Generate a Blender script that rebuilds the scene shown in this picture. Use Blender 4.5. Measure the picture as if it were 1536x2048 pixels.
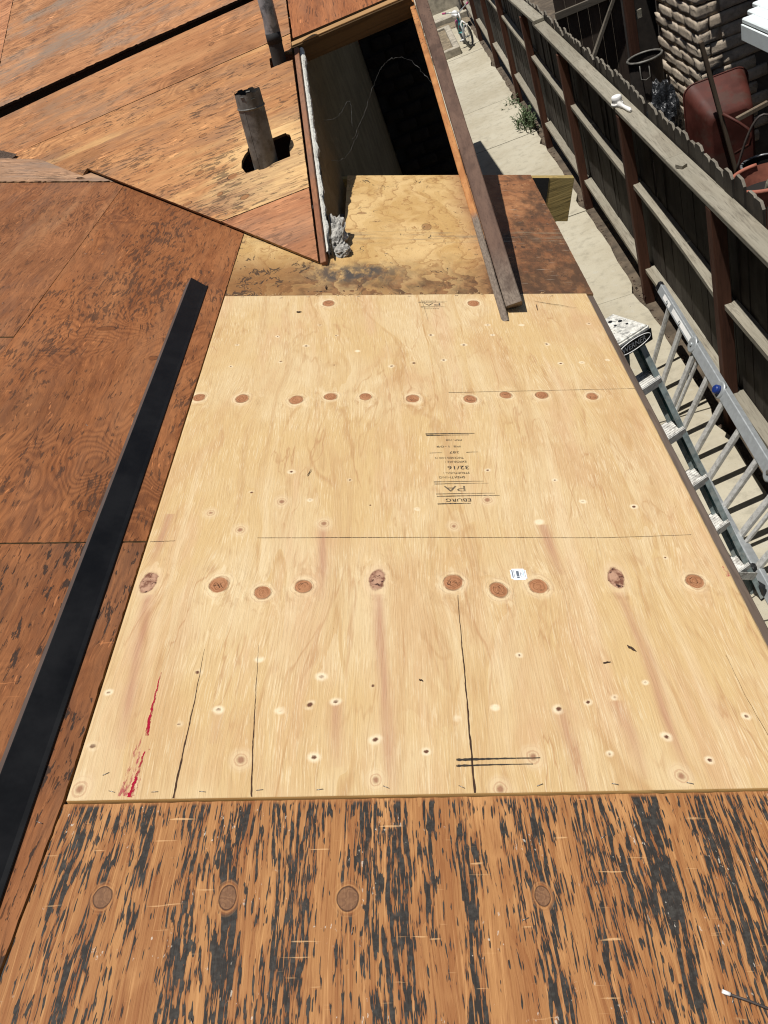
import bpy, bmesh, math, random
import numpy as np
from mathutils import Vector, Matrix, Euler, noise as mnoise
R_ = math.radians
random.seed(11); rng = np.random.default_rng(7)
scn = bpy.context.scene
for o in list(bpy.data.objects): bpy.data.objects.remove(o)
COL = scn.collection

# ------------------------------------------------------------------ camera, sky, sun, exposure
PITCH = R_(20.0)                      # both roof slopes
cam_d = bpy.data.cameras.new('camera'); cam = bpy.data.objects.new('camera', cam_d); COL.objects.link(cam)
cam_d.sensor_fit = 'VERTICAL'; cam_d.sensor_height = 24.0; cam_d.lens = 24.0*1538/2048
cam_d.clip_start = 0.05; cam_d.clip_end = 500
RM = Matrix(((0.94018, 0.27205, 0.20508), (-0.02129, 0.6477, -0.7616), (-0.34003, 0.71167, 0.61475)))
cam.matrix_world = Matrix.Translation((0.8361, -0.6335, 0.8918)) @ RM.to_4x4()
scn.camera = cam
TO_SUN = Vector((-0.16, -0.13, 1.0)).normalized()
w = bpy.data.worlds.new('World'); scn.world = w; w.use_nodes = True
nt = w.node_tree
sky = nt.nodes.new('ShaderNodeTexSky'); sky.sky_type = 'NISHITA'; sky.sun_disc = False
sky.sun_elevation = math.asin(TO_SUN.z); sky.sun_rotation = math.atan2(TO_SUN.x, TO_SUN.y)
nt.links.new(sky.outputs[0], nt.nodes['Background'].inputs[0]); nt.nodes['Background'].inputs[1].default_value = 0.05
sd = bpy.data.lights.new('sun', 'SUN'); sd.energy = 5.0; sd.angle = R_(0.53); sd.color = (1.0, 0.965, 0.91)
so = bpy.data.objects.new('sun', sd); COL.objects.link(so); so.rotation_euler = TO_SUN.to_track_quat('Z', 'Y').to_euler()
so.location = (0, 0, 12)
scn.view_settings.view_transform = 'Standard'; scn.view_settings.look = 'None'
scn.view_settings.exposure = -0.04; scn.view_settings.gamma = 1.0
scn.view_settings.use_curve_mapping = False
scn.cycles.use_denoising = True; scn.cycles.sample_clamp_indirect = 4.0; scn.cycles.filter_width = 1.15

# ------------------------------------------------------------------ node helper
class G:
    def __init__(s, name):
        s.mat = bpy.data.materials.new(name); s.mat.use_nodes = True
        s.nt = s.mat.node_tree; s.nt.nodes.clear()
        s.out = s.nt.nodes.new('ShaderNodeOutputMaterial')
    def n(s, t, **kw):
        nd = s.nt.nodes.new(t)
        for k, v in kw.items(): setattr(nd, k, v)
        return nd
    def put(s, sock, v):
        if isinstance(v, bpy.types.NodeSocket): s.nt.links.new(v, sock)
        elif v is not None:
            if isinstance(v, (tuple, list)) and len(v) == 3 and sock.type == 'RGBA': v = (*v, 1)
            sock.default_value = v
    def obj(s): return s.n('ShaderNodeTexCoord').outputs['Object']
    def rnd(s): return s.n('ShaderNodeObjectInfo').outputs['Random']
    def attr(s, name, out='Fac'): return s.n('ShaderNodeAttribute', attribute_name=name).outputs[out]
    def map(s, v, sc=(1, 1, 1), lo=(0, 0, 0), ro=(0, 0, 0)):
        m = s.n('ShaderNodeMapping'); s.put(m.inputs[0], v)
        s.put(m.inputs['Scale'], sc); s.put(m.inputs['Location'], lo); s.put(m.inputs['Rotation'], ro)
        return m.outputs[0]
    def noise(s, v, sc=1, de=3, ro=.55, di=0, out=0):
        m = s.n('ShaderNodeTexNoise'); s.put(m.inputs['Vector'], v); s.put(m.inputs['Scale'], sc)
        s.put(m.inputs['Detail'], de); s.put(m.inputs['Roughness'], ro); s.put(m.inputs['Distortion'], di)
        return m.outputs[out]
    def voro(s, v, sc=1, feature='F1', out='Distance', rnd=1):
        m = s.n('ShaderNodeTexVoronoi', feature=feature); s.put(m.inputs['Vector'], v); s.put(m.inputs['Scale'], sc)
        s.put(m.inputs['Randomness'], rnd)
        return m.outputs[out]
    def m(s, op, a, b=None, c=None, clamp=False):
        m = s.n('ShaderNodeMath', operation=op, use_clamp=clamp); s.put(m.inputs[0], a)
        if b is not None: s.put(m.inputs[1], b)
        if c is not None: s.put(m.inputs[2], c)
        return m.outputs[0]
    def add(s, a, b): return s.m('ADD', a, b)
    def mul(s, a, b): return s.m('MULTIPLY', a, b)
    def vm(s, op, a, b=None):
        m = s.n('ShaderNodeVectorMath', operation=op); s.put(m.inputs[0], a)
        if b is not None: s.put(m.inputs[1], b)
        return m.outputs['Value' if op in ('LENGTH', 'DISTANCE', 'DOT_PRODUCT') else 'Vector']
    def sep(s, v): return s.n_sep(v).outputs
    def n_sep(s, v):
        m = s.n('ShaderNodeSeparateXYZ'); s.put(m.inputs[0], v); return m
    def comb(s, x, y, z=0.0):
        m = s.n('ShaderNodeCombineXYZ'); s.put(m.inputs[0], x); s.put(m.inputs[1], y); s.put(m.inputs[2], z); return m.outputs[0]
    def ss(s, v, a, b, lo=0.0, hi=1.0):        # smoothstep a..b -> lo..hi
        m = s.n('ShaderNodeMapRange', interpolation_type='SMOOTHSTEP'); s.put(m.inputs[0], v)
        for i, q in zip((1, 2, 3, 4), (a, b, lo, hi)): m.inputs[i].default_value = q
        return m.outputs[0]
    def ramp(s, f, st, interp='LINEAR'):
        m = s.n('ShaderNodeValToRGB'); cr = m.color_ramp; cr.interpolation = interp
        while len(cr.elements) < len(st): cr.elements.new(0.5)
        for e, (p, c) in zip(cr.elements, st): e.position = p; e.color = (*c, 1) if len(c) == 3 else c
        s.put(m.inputs[0], f); return m.outputs[0]
    def mix(s, f, a, b, bl='MIX'):
        m = s.n('ShaderNodeMix', data_type='RGBA', blend_type=bl); s.put(m.inputs[0], f); s.put(m.inputs[6], a); s.put(m.inputs[7], b)
        return m.outputs[2]
    def bump(s, h, st=.3, d=.002, nrm=None):
        m = s.n('ShaderNodeBump'); s.put(m.inputs['Height'], h); m.inputs['Strength'].default_value = st; m.inputs['Distance'].default_value = d
        if nrm: s.put(m.inputs['Normal'], nrm)
        return m.outputs[0]
    def fin(s, col, ro=.75, nrm=None, me=0.0, sp=.35, alpha=None):
        b = s.n('ShaderNodeBsdfPrincipled'); s.put(b.inputs['Base Color'], col); s.put(b.inputs['Roughness'], ro)
        s.put(b.inputs['Metallic'], me); s.put(b.inputs['Specular IOR Level'], sp)
        if nrm: s.put(b.inputs['Normal'], nrm)
        if alpha is not None: s.put(b.inputs['Alpha'], alpha)
        s.nt.links.new(b.outputs[0], s.out.inputs[0]); return s.mat

def sc3(c, k): return tuple(min(1, x*k) for x in c)

# ------------------------------------------------------------------ materials: plywood
def mat_new_ply():
    g = G('new_plywood')
    gc = g.attr('gc', 'Vector'); x, y, _ = g.sep(gc)
    k = g.attr('knot'); kt = g.attr('ktype'); pink = g.attr('pink'); pin = g.attr('pin'); bark = g.attr('bark'); ring = g.attr('ring')
    # broad earlywood / latewood contours
    lowv = g.map(gc, (2.6, .55, 1)); low = g.noise(lowv, 1.6, 3, .5, .6)
    t = g.add(g.mul(x, 2.2), g.mul(low, 5.0)); fr = g.m('FRACT', t)
    band = g.m('POWER', fr, 3.0)
    base = g.mix(band, (.645, .482, .270), (.585, .405, .195))
    big = g.noise(g.map(gc, (1.1, .8, 1), (3, 5, 0)), 2.2, 3, .6)
    base = g.mix(g.ss(big, .40, .62), base, (.595, .412, .195))
    base = g.mix(g.mul(g.ss(g.noise(g.map(gc, (3, 1.2, 1), (13, 5, 0)), 1.6, 4, .6, .8), .50, .66), .6), base, (.54, .335, .165))
    base = g.mix(g.mul(g.ss(g.noise(g.map(gc, (4, .7, 1), (8, 1, 2)), 2.0, 4, .6), .52, .68), .65), base, (.595, .385, .215))
    edge_line = g.ss(g.m('ABSOLUTE', g.add(fr, -.93)), .075, .0)
    base = g.mix(g.mul(edge_line, g.ss(g.noise(gc, 4, 2), .42, .62, 0, .65)), base, (.45, .255, .11))
    fr2 = g.m('FRACT', g.add(g.mul(x, 3.1), g.mul(g.noise(g.map(gc, (3.2, .8, 1), (17, 3, 1)), 1.5, 4, .55, .9), 6.0)))
    base = g.mix(g.mul(g.ss(g.m('ABSOLUTE', g.add(fr2, -.5)), .10, .0), g.ss(g.noise(g.map(gc, (2, 1, 1), (1, 21, 1)), 2.4, 3), .46, .60, 0, .5)), base, (.44, .25, .11))
    base = g.mix(g.mul(g.ss(fr2, .5, .95), g.ss(g.noise(g.map(gc, (2, 1, 1), (1, 21, 1)), 2.4, 3), .46, .60, 0, .3)), base, (.53, .33, .16))
    vs = g.noise(g.map(gc, (20, 1.0, 1), (2, 4, 6)), 1, 5, .6, .5); base = g.mix(g.ss(vs, .50, .68, 0, .50), base, (.50, .315, .15)); base = g.mix(g.ss(vs, .46, .30, 0, .45), base, (.70, .545, .33))
    vl = g.m('FRACT', g.add(g.mul(x, 9.0), g.mul(g.noise(g.map(gc, (5, .9, 1), (6, 11, 1)), 1.5, 4, .55, .6), 4.5))); base = g.mix(g.mul(g.ss(g.m('ABSOLUTE', g.add(vl, -.5)), .06, .0), g.ss(g.noise(g.map(gc, (3, 1.5, 1), (9, 2, 5)), 2.2, 3), .46, .62, 0, .60)), base, (.42, .22, .10))
    # rotary peel texture: short dashes along the grain
    d1 = g.noise(g.map(gc, (230, 11, 1)), 1, 3, .65); d2 = g.noise(g.map(gc, (400, 17, 1), (4, 2, 0)), 1, 3, .65)
    patch = g.ss(g.noise(g.map(gc, (5, 3, 1), (2, 9, 0)), 1.5, 3), .38, .62)
    dash = g.mul(g.ss(d1, .57, .64), g.add(g.mul(patch, .7), .25))
    base = g.mix(g.mul(dash, .40), base, (.40, .235, .11))
    base = g.mix(g.mul(g.ss(d2, .54, .62), g.add(g.mul(patch, .40), .12)), base, (.76, .62, .40))
    # ripple flecks near the knots
    rpl = g.noise(g.map(gc, (75, 26, 1), (3, 8, 0), (0, 0, .35)), 1, 3, .6); rpm = g.mul(g.ss(g.m('MINIMUM', k, g.add(bark, .4)), 5.5, 1.8), g.ss(g.noise(gc, 11, 3), .40, .60)); base = g.mix(g.mul(g.ss(rpl, .54, .66), g.mul(rpm, .6)), base, (.74, .58, .35)); base = g.mix(g.mul(g.ss(rpl, .46, .36), g.mul(rpm, .45)), base, (.42, .24, .11))
    base = g.mix(g.mul(g.ss(d2, .46, .38), .22), base, (.40, .23, .10))
    # pink heartwood streaks
    pn = g.mul(pink, g.ss(g.noise(g.map(gc, (60, 4, 1)), 1, 3), .25, .7, .45, 1.0))
    base = g.mix(g.m('MULTIPLY', pn, .72, clamp=True), base, (.41, .20, .125))
    # big knots : pale swirl around, red brown heart
    ob = g.obj(); wob = g.mul(g.add(g.noise(ob, 38, 4, .65), -.5), 1.0); kk = g.add(k, wob)
    halo = g.mul(g.ss(kk, 2.1, 1.2), g.ss(g.noise(g.map(gc, (1, .5, 1)), 38, 3, .6), .30, .62)); base = g.mix(g.mul(halo, .7), base, (.74, .585, .365))
    rings = g.m('SINE', g.mul(g.add(k, g.mul(wob, .9)), 13.0)); rm = g.mul(g.ss(kk, 1.9, 1.15), g.ss(rings, -.2, 1.0))
    base = g.mix(g.mul(g.mul(rm, g.ss(g.noise(ob, 30, 2), .42, .62)), .55), base, (.42, .23, .12))
    kheart = g.ss(g.add(k, g.mul(wob, .25)), 1.06, .92)
    hc = g.mix(g.ss(g.m('SINE', g.mul(kk, 26.0)), -.4, .9), (.385, .175, .082), (.285, .115, .050))
    hc = g.mix(g.ss(g.noise(ob, 22, 2), .4, .7), hc, (.42, .20, .095))
    base = g.mix(kheart, base, hc)
    rim = g.mul(g.ss(g.m('ABSOLUTE', g.add(k, -1.02)), .13, .02), g.ss(g.noise(gc, 60, 2), .35, .6)); base = g.mix(g.mul(rim, .7), base, (.16, .07, .03))
    cr = g.voro(g.vm('ADD', ob, g.vm('MULTIPLY', g.noise(ob, 80, 2, out=1), (.012, .012, 0))), 75, 'DISTANCE_TO_EDGE'); crk = g.mul(g.ss(cr, .045, .015), g.mul(g.ss(k, .78, .6), g.ss(g.noise(gc, 55, 1), .46, .56)))
    base = g.mix(g.mul(crk, .85), base, (.03, .015, .008))
    # bark knots
    bh = g.ss(g.add(bark, g.mul(wob, .8)), 1.12, .85)
    bc = g.mix(g.ss(g.noise(ob, 62, 3, .55), .36, .58), (.17, .070, .042), (.46, .27, .175)); bc = g.mix(g.ss(bark, .72, 1.0, 0, .6), bc, (.20, .085, .05))
    base = g.mix(g.mul(g.ss(bark, 1.9, 1.1), .6), base, (.66, .48, .29))
    base = g.mix(bh, base, bc)
    base = g.mix(g.mul(bh, g.ss(g.noise(ob, 75, 3), .60, .65)), base, (.05, .02, .015))
    # ring knots and pin knots
    rk = g.add(ring, g.mul(wob, .7)); base = g.mix(g.mul(g.ss(rk, 1.9, .9), .55), base, (.69, .53, .32))
    rr = g.ss(g.m('SINE', g.mul(rk, 11.0)), 0.2, .9); base = g.mix(g.mul(g.mul(rr, g.ss(rk, 1.5, .8)), .45), base, (.42, .22, .12))
    base = g.mix(g.mul(g.ss(rk, .62, .2), .85), base, (.30, .145, .08))
    pk = g.add(pin, g.mul(wob, .5)); base = g.mix(g.mul(g.mul(g.ss(pk, 1.7, .7), g.ss(g.noise(gc, 26, 2), .36, .58)), .85), base, (.80, .67, .46))
    base = g.mix(g.mul(g.ss(pk, .75, .35), g.ss(g.noise(gc, 17, 1), .36, .50)), base, (.13, .055, .03))
    # dirt specks
    sp = g.ss(g.voro(g.map(gc, (1, .8, 1)), 60), .045, .03); base = g.mix(g.mul(sp, g.ss(g.noise(gc, 9, 2), .60, .66)), base, (.10, .05, .03))
    h = g.add(g.mul(d1, .7), g.mul(d2, .35)); h = g.add(h, g.mul(kheart, .25)); h = g.add(h, g.mul(rm, .5))
    h = g.add(h, g.mul(g.noise(gc, 14, 3), .5)); h = g.add(h, g.mul(g.mul(rpl, rpm), 1.2))
    return g.fin(base, .70, g.bump(h, .55, .0026), sp=.22)

def ell(g, v, L):       # min normalised distance to a few ellipses
    r = None
    for (cx, cy, rx, ry) in L:
        d = g.vm('LENGTH', g.map(v, (1/rx, 1/ry, 0), (-cx/rx, -cy/ry, 0)))
        r = d if r is None else g.m('MINIMUM', r, d)
    return r

def mat_old_ply(name, ca, cb, cdark, swap=False, gs=1.0, speck=.5, grey=.3, figure=1.0, plugs=(), cgrey=(.22, .17, .13), seed=0, pale=.3, cpale=None, spd=1.0, lum=1.0, bleach=None):
    g = G(name); ca, cb, cdark = sc3(ca, lum), sc3(cb, lum), sc3(cdark, lum)
    p = g.obj()
    if swap: p = g.map(p, (1, 1, 1), (0, 0, 0), (0, 0, R_(90)))
    p = g.map(p, (1, 1, 1), (seed*3.1, seed*1.7, seed))
    x, y, _ = g.sep(p)
    sw = g.noise(g.map(p, (2.2, 1.1, 1)), 1.7, 3, .55, .4)
    x2 = g.add(x, g.mul(g.add(sw, -.5), .15*figure)); q = g.comb(x2, y, 0)
    fig = g.m('FRACT', g.add(g.mul(x2, 16), g.mul(g.noise(g.map(p, (3.0, 1.3, 1)), 2.6, 4, .6), 5.0*figure)))
    c = g.mix(g.ss(g.noise(g.map(q, (9, 1.5, 1)), 1.6, 5, .62), .33, .67), ca, cb)
    c = g.mix(g.mul(g.ss(fig, .55, .98), g.ss(g.noise(p, 2.6, 2), .36, .62, 0, .50*figure)), c, sc3(cb, .55))
    f1 = g.noise(g.map(q, (105*gs, 7*gs, 1)), 1, 5, .72); f2 = g.noise(g.map(q, (230*gs, 20*gs, 1), (7, 3, 0)), 1, 4, .68)
    c = g.mix(g.ss(f1, .52, .66, 0, .50), c, cdark)
    c = g.mix(g.ss(f1, .47, .33, 0, .42), c, sc3(ca, 1.45))
    c = g.mix(g.ss(f2, .555, .62, 0, .34), c, sc3(cdark, .8)); c = g.mix(g.ss(f2, .44, .36, 0, .28), c, sc3(ca, 1.6))
    tn = g.noise(g.map(p, (1.6, 1.1, 1), (3, 17, 2)), 1.8, 5, .6); c = g.mix(g.ss(tn, .50, .68, 0, .55), c, sc3(cb, .62)); c = g.mix(g.ss(tn, .46, .30, 0, .45), c, sc3(ca, 1.3))
    ct = g.m('SINE', g.mul(g.add(g.noise(g.map(p, (2.4, 1.3, 1), (9, 2, 7)), 1.9, 2, .45, .35), g.mul(x, .12)), 230.0*figure+40))
    zn = g.ss(g.noise(g.map(p, (1.7, 1.2, 1), (21, 5, 3)), 1.9, 3, .5), .46, .60); c = g.mix(g.mul(g.ss(ct, .25, .95), g.mul(zn, .36)), c, sc3(cdark, 1.1)); c = g.mix(g.mul(g.ss(ct, -.3, -.95), g.mul(zn, .18)), c, sc3(ca, 1.5))
    pr = g.noise(g.map(q, (150*gs, 15*gs, 1), (5, 31, 2)), 1, 2, .5); c = g.mix(g.mul(g.ss(pr, .615, .64), g.ss(g.noise(p, 6, 3), .42, .62, .06, .8)), c, sc3(cdark, .45))
    fl = g.noise(g.map(q, (120*gs, 18*gs, 1), (25, 1, 2)), 1, 2, .5); c = g.mix(g.mul(g.ss(fl, .64, .665), g.ss(g.noise(p, 5, 3), .50, .64, 0, .6)), c, sc3(ca, 2.0))
    if pale > 0:
        c = g.mix(g.ss(g.noise(g.map(q, (6, .8, 1), (1, 9, 3)), 1.2, 4, .6), .52, .72, 0, pale), c, cpale or sc3(ca, 1.5))
    if bleach:
        po2 = g.obj(); bl = ell(g, po2, [bleach]); c = g.mix(g.mul(g.ss(g.add(bl, g.mul(g.add(g.noise(g.map(po2, (2, 9, 1)), 1.6, 5, .65), -.5), 1.6)), 1.1, .35), g.ss(f1, .72, .40, .25, .85)), c, (.70, .47, .215))
    gm = g.mul(g.ss(g.noise(g.map(p, (2.6, .8, 1), (4, 4, 1)), 1.7, 6, .7), .46, .64), grey)
    c = g.mix(g.mul(gm, g.ss(f1, .3, .62, .4, 1)), c, cgrey)
    # dark elongated specks (felt residue and checks) in clusters
    s1 = g.noise(g.map(q, (85*spd, 17*spd, 1), (11, 2, 5)), 1, 4, .66)
    cl = g.noise(g.map(p, (4.5, 2.2, 1), (2, 7, 1)), 1.3, 4, .6)
    sm = g.ss(g.add(s1, g.mul(g.add(cl, -.5), .6)), .585, .63)
    c = g.mix(g.mul(sm, speck), c, (.028, .020, .016))
    # pale scuffs
    sc = g.noise(g.map(p, (13, 120, 1), (0, 0, 3), (0, 0, R_(33))), 1, 2, .5); sf = g.mul(g.ss(sc, .68, .74), g.ss(g.noise(p, 5, 2), .52, .60))
    c = g.mix(g.mul(sf, .45), c, sc3(ca, 1.9))
    h = g.add(g.mul(f1, .9), g.mul(f2, .4)); h = g.add(h, g.mul(sm, -.5)); h = g.add(h, g.mul(fig, .15))
    if plugs:
        po = g.obj(); e = ell(g, g.vm('ADD', po, g.vm('MULTIPLY', g.noise(po, 60, 2, out=1), (.004, .004, 0))), plugs)
        swl = g.mul(g.ss(e, 2.0, 1.1), g.ss(g.m('SINE', g.mul(g.add(e, g.mul(g.noise(po, 30, 2), .5)), 20)), 0, 1)); c = g.mix(g.mul(swl, .3), c, sc3(cb, .5))
        c = g.mix(g.ss(e, 1.05, .95, 0, .8), c, sc3(cb, .75))
        c = g.mix(g.mul(g.ss(g.m('ABSOLUTE', g.add(e, -1.03)), .16, .04, 0, .85), g.ss(g.noise(po, 30, 1), .42, .52)), c, (.03, .015, .01))
    return g.fin(c, .8, g.bump(h, .5, .0022), sp=.22)

def mat_spotted():
    g = G('streaked_old_plywood'); p = g.obj(); x, y, _ = g.sep(p)
    PL = [(.094, -.145, .0125, .0145), (.272, -.149, .0115, .0165), (.443, -.154, .0145, .0165), (.721, -.156, .0105, .0135)]
    sw = g.noise(g.map(p, (4.5, 1.0, 1)), 1.5, 3, .5, .3)
    x2 = g.add(x, g.mul(g.add(sw, -.5), .045)); q = g.comb(x2, y, 0)
    c = g.mix(g.ss(g.noise(g.map(q, (16, .9, 1)), 1.2, 5, .6), .34, .66), (.43, .208, .074), (.315, .132, .044))
    fig = g.m('FRACT', g.add(g.mul(x2, 26), g.mul(g.noise(g.map(p, (6, 1.2, 1)), 1.8, 3, .6), 3.0)))
    c = g.mix(g.ss(fig, .62, .99, 0, .34), c, (.23, .07, .018))
    f1 = g.noise(g.map(q, (190, 5, 1)), 1, 4, .68); f2 = g.noise(g.map(q, (330, 20, 1), (7, 3, 0)), 1, 3, .6)
    c = g.mix(g.ss(f1, .54, .62, 0, .55), c, (.22, .075, .022)); c = g.mix(g.ss(f1, .46, .34, 0, .5), c, (.62, .33, .13))
    c = g.mix(g.ss(g.noise(g.map(p, (3, 2, 1), (5, 2, 0)), 2.2, 4, .6), .56, .72, 0, .5), c, (.62, .33, .13))
    c = g.mix(g.ss(f2, .55, .68, 0, .35), c, (.20, .07, .025))
    # black felt residue : lens shaped strokes that gather in columns
    s1 = g.noise(g.map(q, (175, 15, 1), (11, 2, 5)), 1, 3, .56)
    s2 = g.noise(g.map(q, (210, 26, 1), (3, 6, 5)), 1, 2, .5)
    col = g.noise(g.map(q, (23, 1.2, 1), (.7, 7, 1)), 1, 3, .55)
    col2 = g.noise(g.map(q, (24, 5, 1), (1.7, 3, 4)), 1, 2, .5)
    v = g.add(s1, g.add(g.mul(g.add(col, -.5), .72), g.mul(g.add(col2, -.5), .30)))
    sm = g.mul(g.ss(v, .550, .564), g.m('MAXIMUM', g.ss(g.noise(g.map(q, (210, 17, 1), (8, 3, 9)), 1, 3, .55), .40, .425), g.ss(v, .70, .78))); sm2 = g.mul(g.ss(g.add(s2, g.mul(g.add(col, -.5), .5)), .575, .60), 1.0)
    e = ell(g, g.vm('ADD', p, g.vm('MULTIPLY', g.noise(p, 70, 2, out=1), (.003, .003, 0))), PL)
    clear = g.mul(g.ss(y, -.004, -.011), g.ss(e, 1.15, 1.7)); sm = g.mul(g.m('MAXIMUM', sm, sm2), clear)
    blk = g.mix(g.ss(g.noise(p, 120, 3), .4, .7), (.017, .019, .018), (.042, .044, .040))
    brn = g.mul(g.ss(v, .48, .56), .6); c = g.mix(brn, c, (.20, .065, .02))
    c = g.mix(g.mul(sm, .96), c, blk)
    sc = g.noise(g.map(p, (10, 130, 1), (0, 0, 3), (0, 0, R_(28))), 1, 2, .5); sc2 = g.noise(g.map(p, (11, 150, 1), (0, 4, 3), (0, 0, R_(-35))), 1, 2, .5)
    sf = g.mul(g.m('MAXIMUM', g.ss(sc, .68, .72), g.ss(sc2, .70, .74)), g.ss(g.noise(p, 7, 2), .50, .58)); c = g.mix(g.mul(sf, .55), c, (.74, .46, .22))
    wh = g.mul(g.ss(g.noise(g.map(p, (1, .5, 1), (1, 1, 0)), 170, 3), .66, .70), g.ss(g.noise(p, 12, 2), .55, .62)); c = g.mix(g.mul(wh, .7), c, (.6, .52, .42))
    swl = g.mul(g.ss(e, 1.9, 1.1), g.ss(g.m('SINE', g.mul(g.add(e, g.mul(g.noise(p, 30, 2), .6)), 18)), 0, 1)); c = g.mix(g.mul(swl, .22), c, (.62, .36, .15))
    c = g.mix(g.ss(e, 1.06, .96), c, g.mix(g.ss(g.m('FRACT', g.mul(g.noise(p, 55, 2), 6)), .2, .9), (.175, .085, .042), (.23, .115, .055)))
    c = g.mix(g.ss(g.m('ABSOLUTE', g.add(e, -1.03)), .10, .03, 0, .75), c, (.03, .015, .01))
    h = g.add(g.mul(f1, .9), g.mul(f2, .4)); h = g.add(h, g.mul(sm, .35)); h = g.add(h, g.mul(fig, .2))
    return g.fin(c, .7, g.bump(h, .5, .0022), sp=.3)

def mat_far_panel():
    g = G('stained_far_plywood'); p = g.obj(); x, y, _ = g.sep(p)
    sw = g.noise(g.map(p, (3.2, 2.4, 1)), 2.1, 4, .55, .8)
    x2 = g.add(x, g.mul(g.add(sw, -.5), .30)); q = g.comb(x2, y, 0)
    red = g.ss(g.add(x, g.mul(g.add(g.noise(p, 4, 3), -.5), .12)), .80, .98)
    yel = g.mix(g.ss(g.noise(g.map(q, (5, 1.5, 1)), 1.4, 4, .6), .35, .66), (.64, .44, .20), (.50, .31, .115))
    rd = g.mix(g.ss(g.noise(g.map(q, (4, 1.5, 1)), 1.4, 4, .6), .35, .66), (.37, .165, .070), (.25, .095, .038))
    c = g.mix(red, yel, rd)
    fig = g.m('FRACT', g.add(g.mul(x2, 8.0), g.mul(g.noise(g.map(p, (2.6, 2.0, 1)), 2.4, 4, .6), 4.2)))
    c = g.mix(g.ss(fig, .60, .97, 0, .36), c, g.mix(red, (.32, .155, .050), (.17, .06, .022)))
    c = g.mix(g.mul(g.ss(g.m('ABSOLUTE', g.add(fig, -.93)), .07, .0), g.ss(g.noise(p, 6, 2), .40, .62, .05, .5)), c, (.22, .09, .028))
    f1 = g.noise(g.map(q, (200, 12, 1)), 1, 4, .65); c = g.mix(g.ss(f1, .54, .72, 0, .45), c, (.20, .085, .03)); c = g.mix(g.ss(f1, .45, .3, 0, .3), c, (.68, .47, .22))
    # water stains: towards the new sheet and along the eave
    n1 = g.noise(p, 5, 5, .62, .4)
    d1 = g.add(g.add(y, -1.83), g.mul(n1, -.40)); wet = g.ss(d1, .16, -.12)
    c = g.mix(g.mul(wet, g.ss(fig, .05, .8, .55, .92)), c, g.mix(g.ss(g.noise(g.map(q, (30, 9, 1)), 1, 5, .7), .38, .62), (.085, .042, .022), (.25, .12, .05)))
    gx = g.m('ABSOLUTE', g.add(x, -.42)); gr = g.mul(g.ss(gx, .26, .06), g.ss(g.m('ABSOLUTE', g.add(g.add(y, g.mul(n1, -.25)), -1.90)), .12, .02)); c = g.mix(g.mul(gr, g.ss(g.noise(g.map(p, (1, .5, 1)), 28, 5, .7), .36, .58)), c, (.075, .062, .052))
    ev = g.ss(g.add(g.add(x, g.mul(g.noise(p, 7, 6, .7, .5), .75)), g.mul(y, -.20)), .86, 1.06); c = g.mix(g.mul(ev, g.ss(g.noise(g.map(p, (1, .5, 1)), 22, 5, .7), .34, .6, .30, .95)), c, (.082, .044, .024))
    lf = g.mul(g.ss(x, .40, .1), g.ss(y, 2.3, 2.0)); c = g.mix(g.mul(lf, .7), c, (.27, .125, .04))
    s1 = g.noise(g.map(q, (70, 15, 1), (1, 2, 5)), 1, 3, .6); cl = g.noise(g.map(p, (5, 3, 1)), 1.4, 3)
    lv = g.add(g.add(s1, g.mul(g.add(cl, -.5), .5)), g.mul(lf, .09)); sm = g.ss(lv, .66, .70); c = g.mix(g.mul(sm, .8), c, (.03, .022, .018))
    pt = g.mul(g.ss(g.m('ABSOLUTE', g.add(y, -2.36)), .09, .03), g.ss(g.noise(g.map(p, (4, 40, 1)), 1, 4, .7), .48, .62)); c = g.mix(g.mul(pt, .55), c, (.22, .17, .11))
    e = ell(g, p, [(.46, 2.62, .018, .012), (.90, 2.68, .022, .012), (.95, 2.15, .026, .014), (.72, 2.46, .018, .034)]); c = g.mix(g.ss(e, 1.05, .8, 0, .7), c, (.25, .12, .05))
    c = g.mix(g.ss(g.m('ABSOLUTE', g.add(e, -1.03)), .14, .03, 0, .7), c, (.07, .03, .012))
    sf = g.mul(g.ss(g.noise(g.map(p, (10, 110, 1), (0, 0, 3), (0, 0, R_(25))), 1, 2), .68, .73), g.ss(x, .9, 1.0)); c = g.mix(g.mul(sf, .5), c, (.5, .4, .3))
    h = g.add(f1, g.add(g.mul(fig, .3), g.mul(sm, -.4)))
    return g.fin(c, .72, g.bump(h, .45, .002), sp=.28)

def mat_wood(name, ca, cb, axis='z', grey=0.0, cg=(.3, .28, .23), sc=1.0, rough=.8, bump=.4, dark=.4, spec=.25, bd=.0025):
    g = G(name); p = g.obj(); r = g.rnd()
    p = g.vm('ADD', p, g.comb(g.mul(r, 13.7), g.mul(r, 7.3), g.mul(r, 5.1)))
    S = {'x': (.06, 1, 1), 'y': (1, .06, 1), 'z': (1, 1, .06)}[axis]
    n0 = g.noise(g.map(p, S), 9*sc, 4, .6, .8); n1 = g.noise(g.map(p, S), 75*sc, 4, .65); n2 = g.noise(p, 3*sc, 4, .6)
    c = g.mix(g.ss(n0, .35, .65), ca, cb); c = g.mix(g.ss(n1, .50, .72, 0, dark), c, sc3(cb, .35)); c = g.mix(g.ss(n1, .46, .3, 0, .3), c, sc3(ca, 1.35))
    rg = g.m('FRACT', g.mul(n0, 7)); c = g.mix(g.ss(rg, .7, .98, 0, .35), c, sc3(cb, .45))
    if grey: c = g.mix(g.mul(g.ss(n2, .40, .62), grey), c, cg)
    c = g.mix(g.mul(r, .45), c, sc3(cb, .6))
    return g.fin(c, rough, g.bump(g.add(n1, g.mul(rg, .3)), bump, bd), sp=spec)

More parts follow.
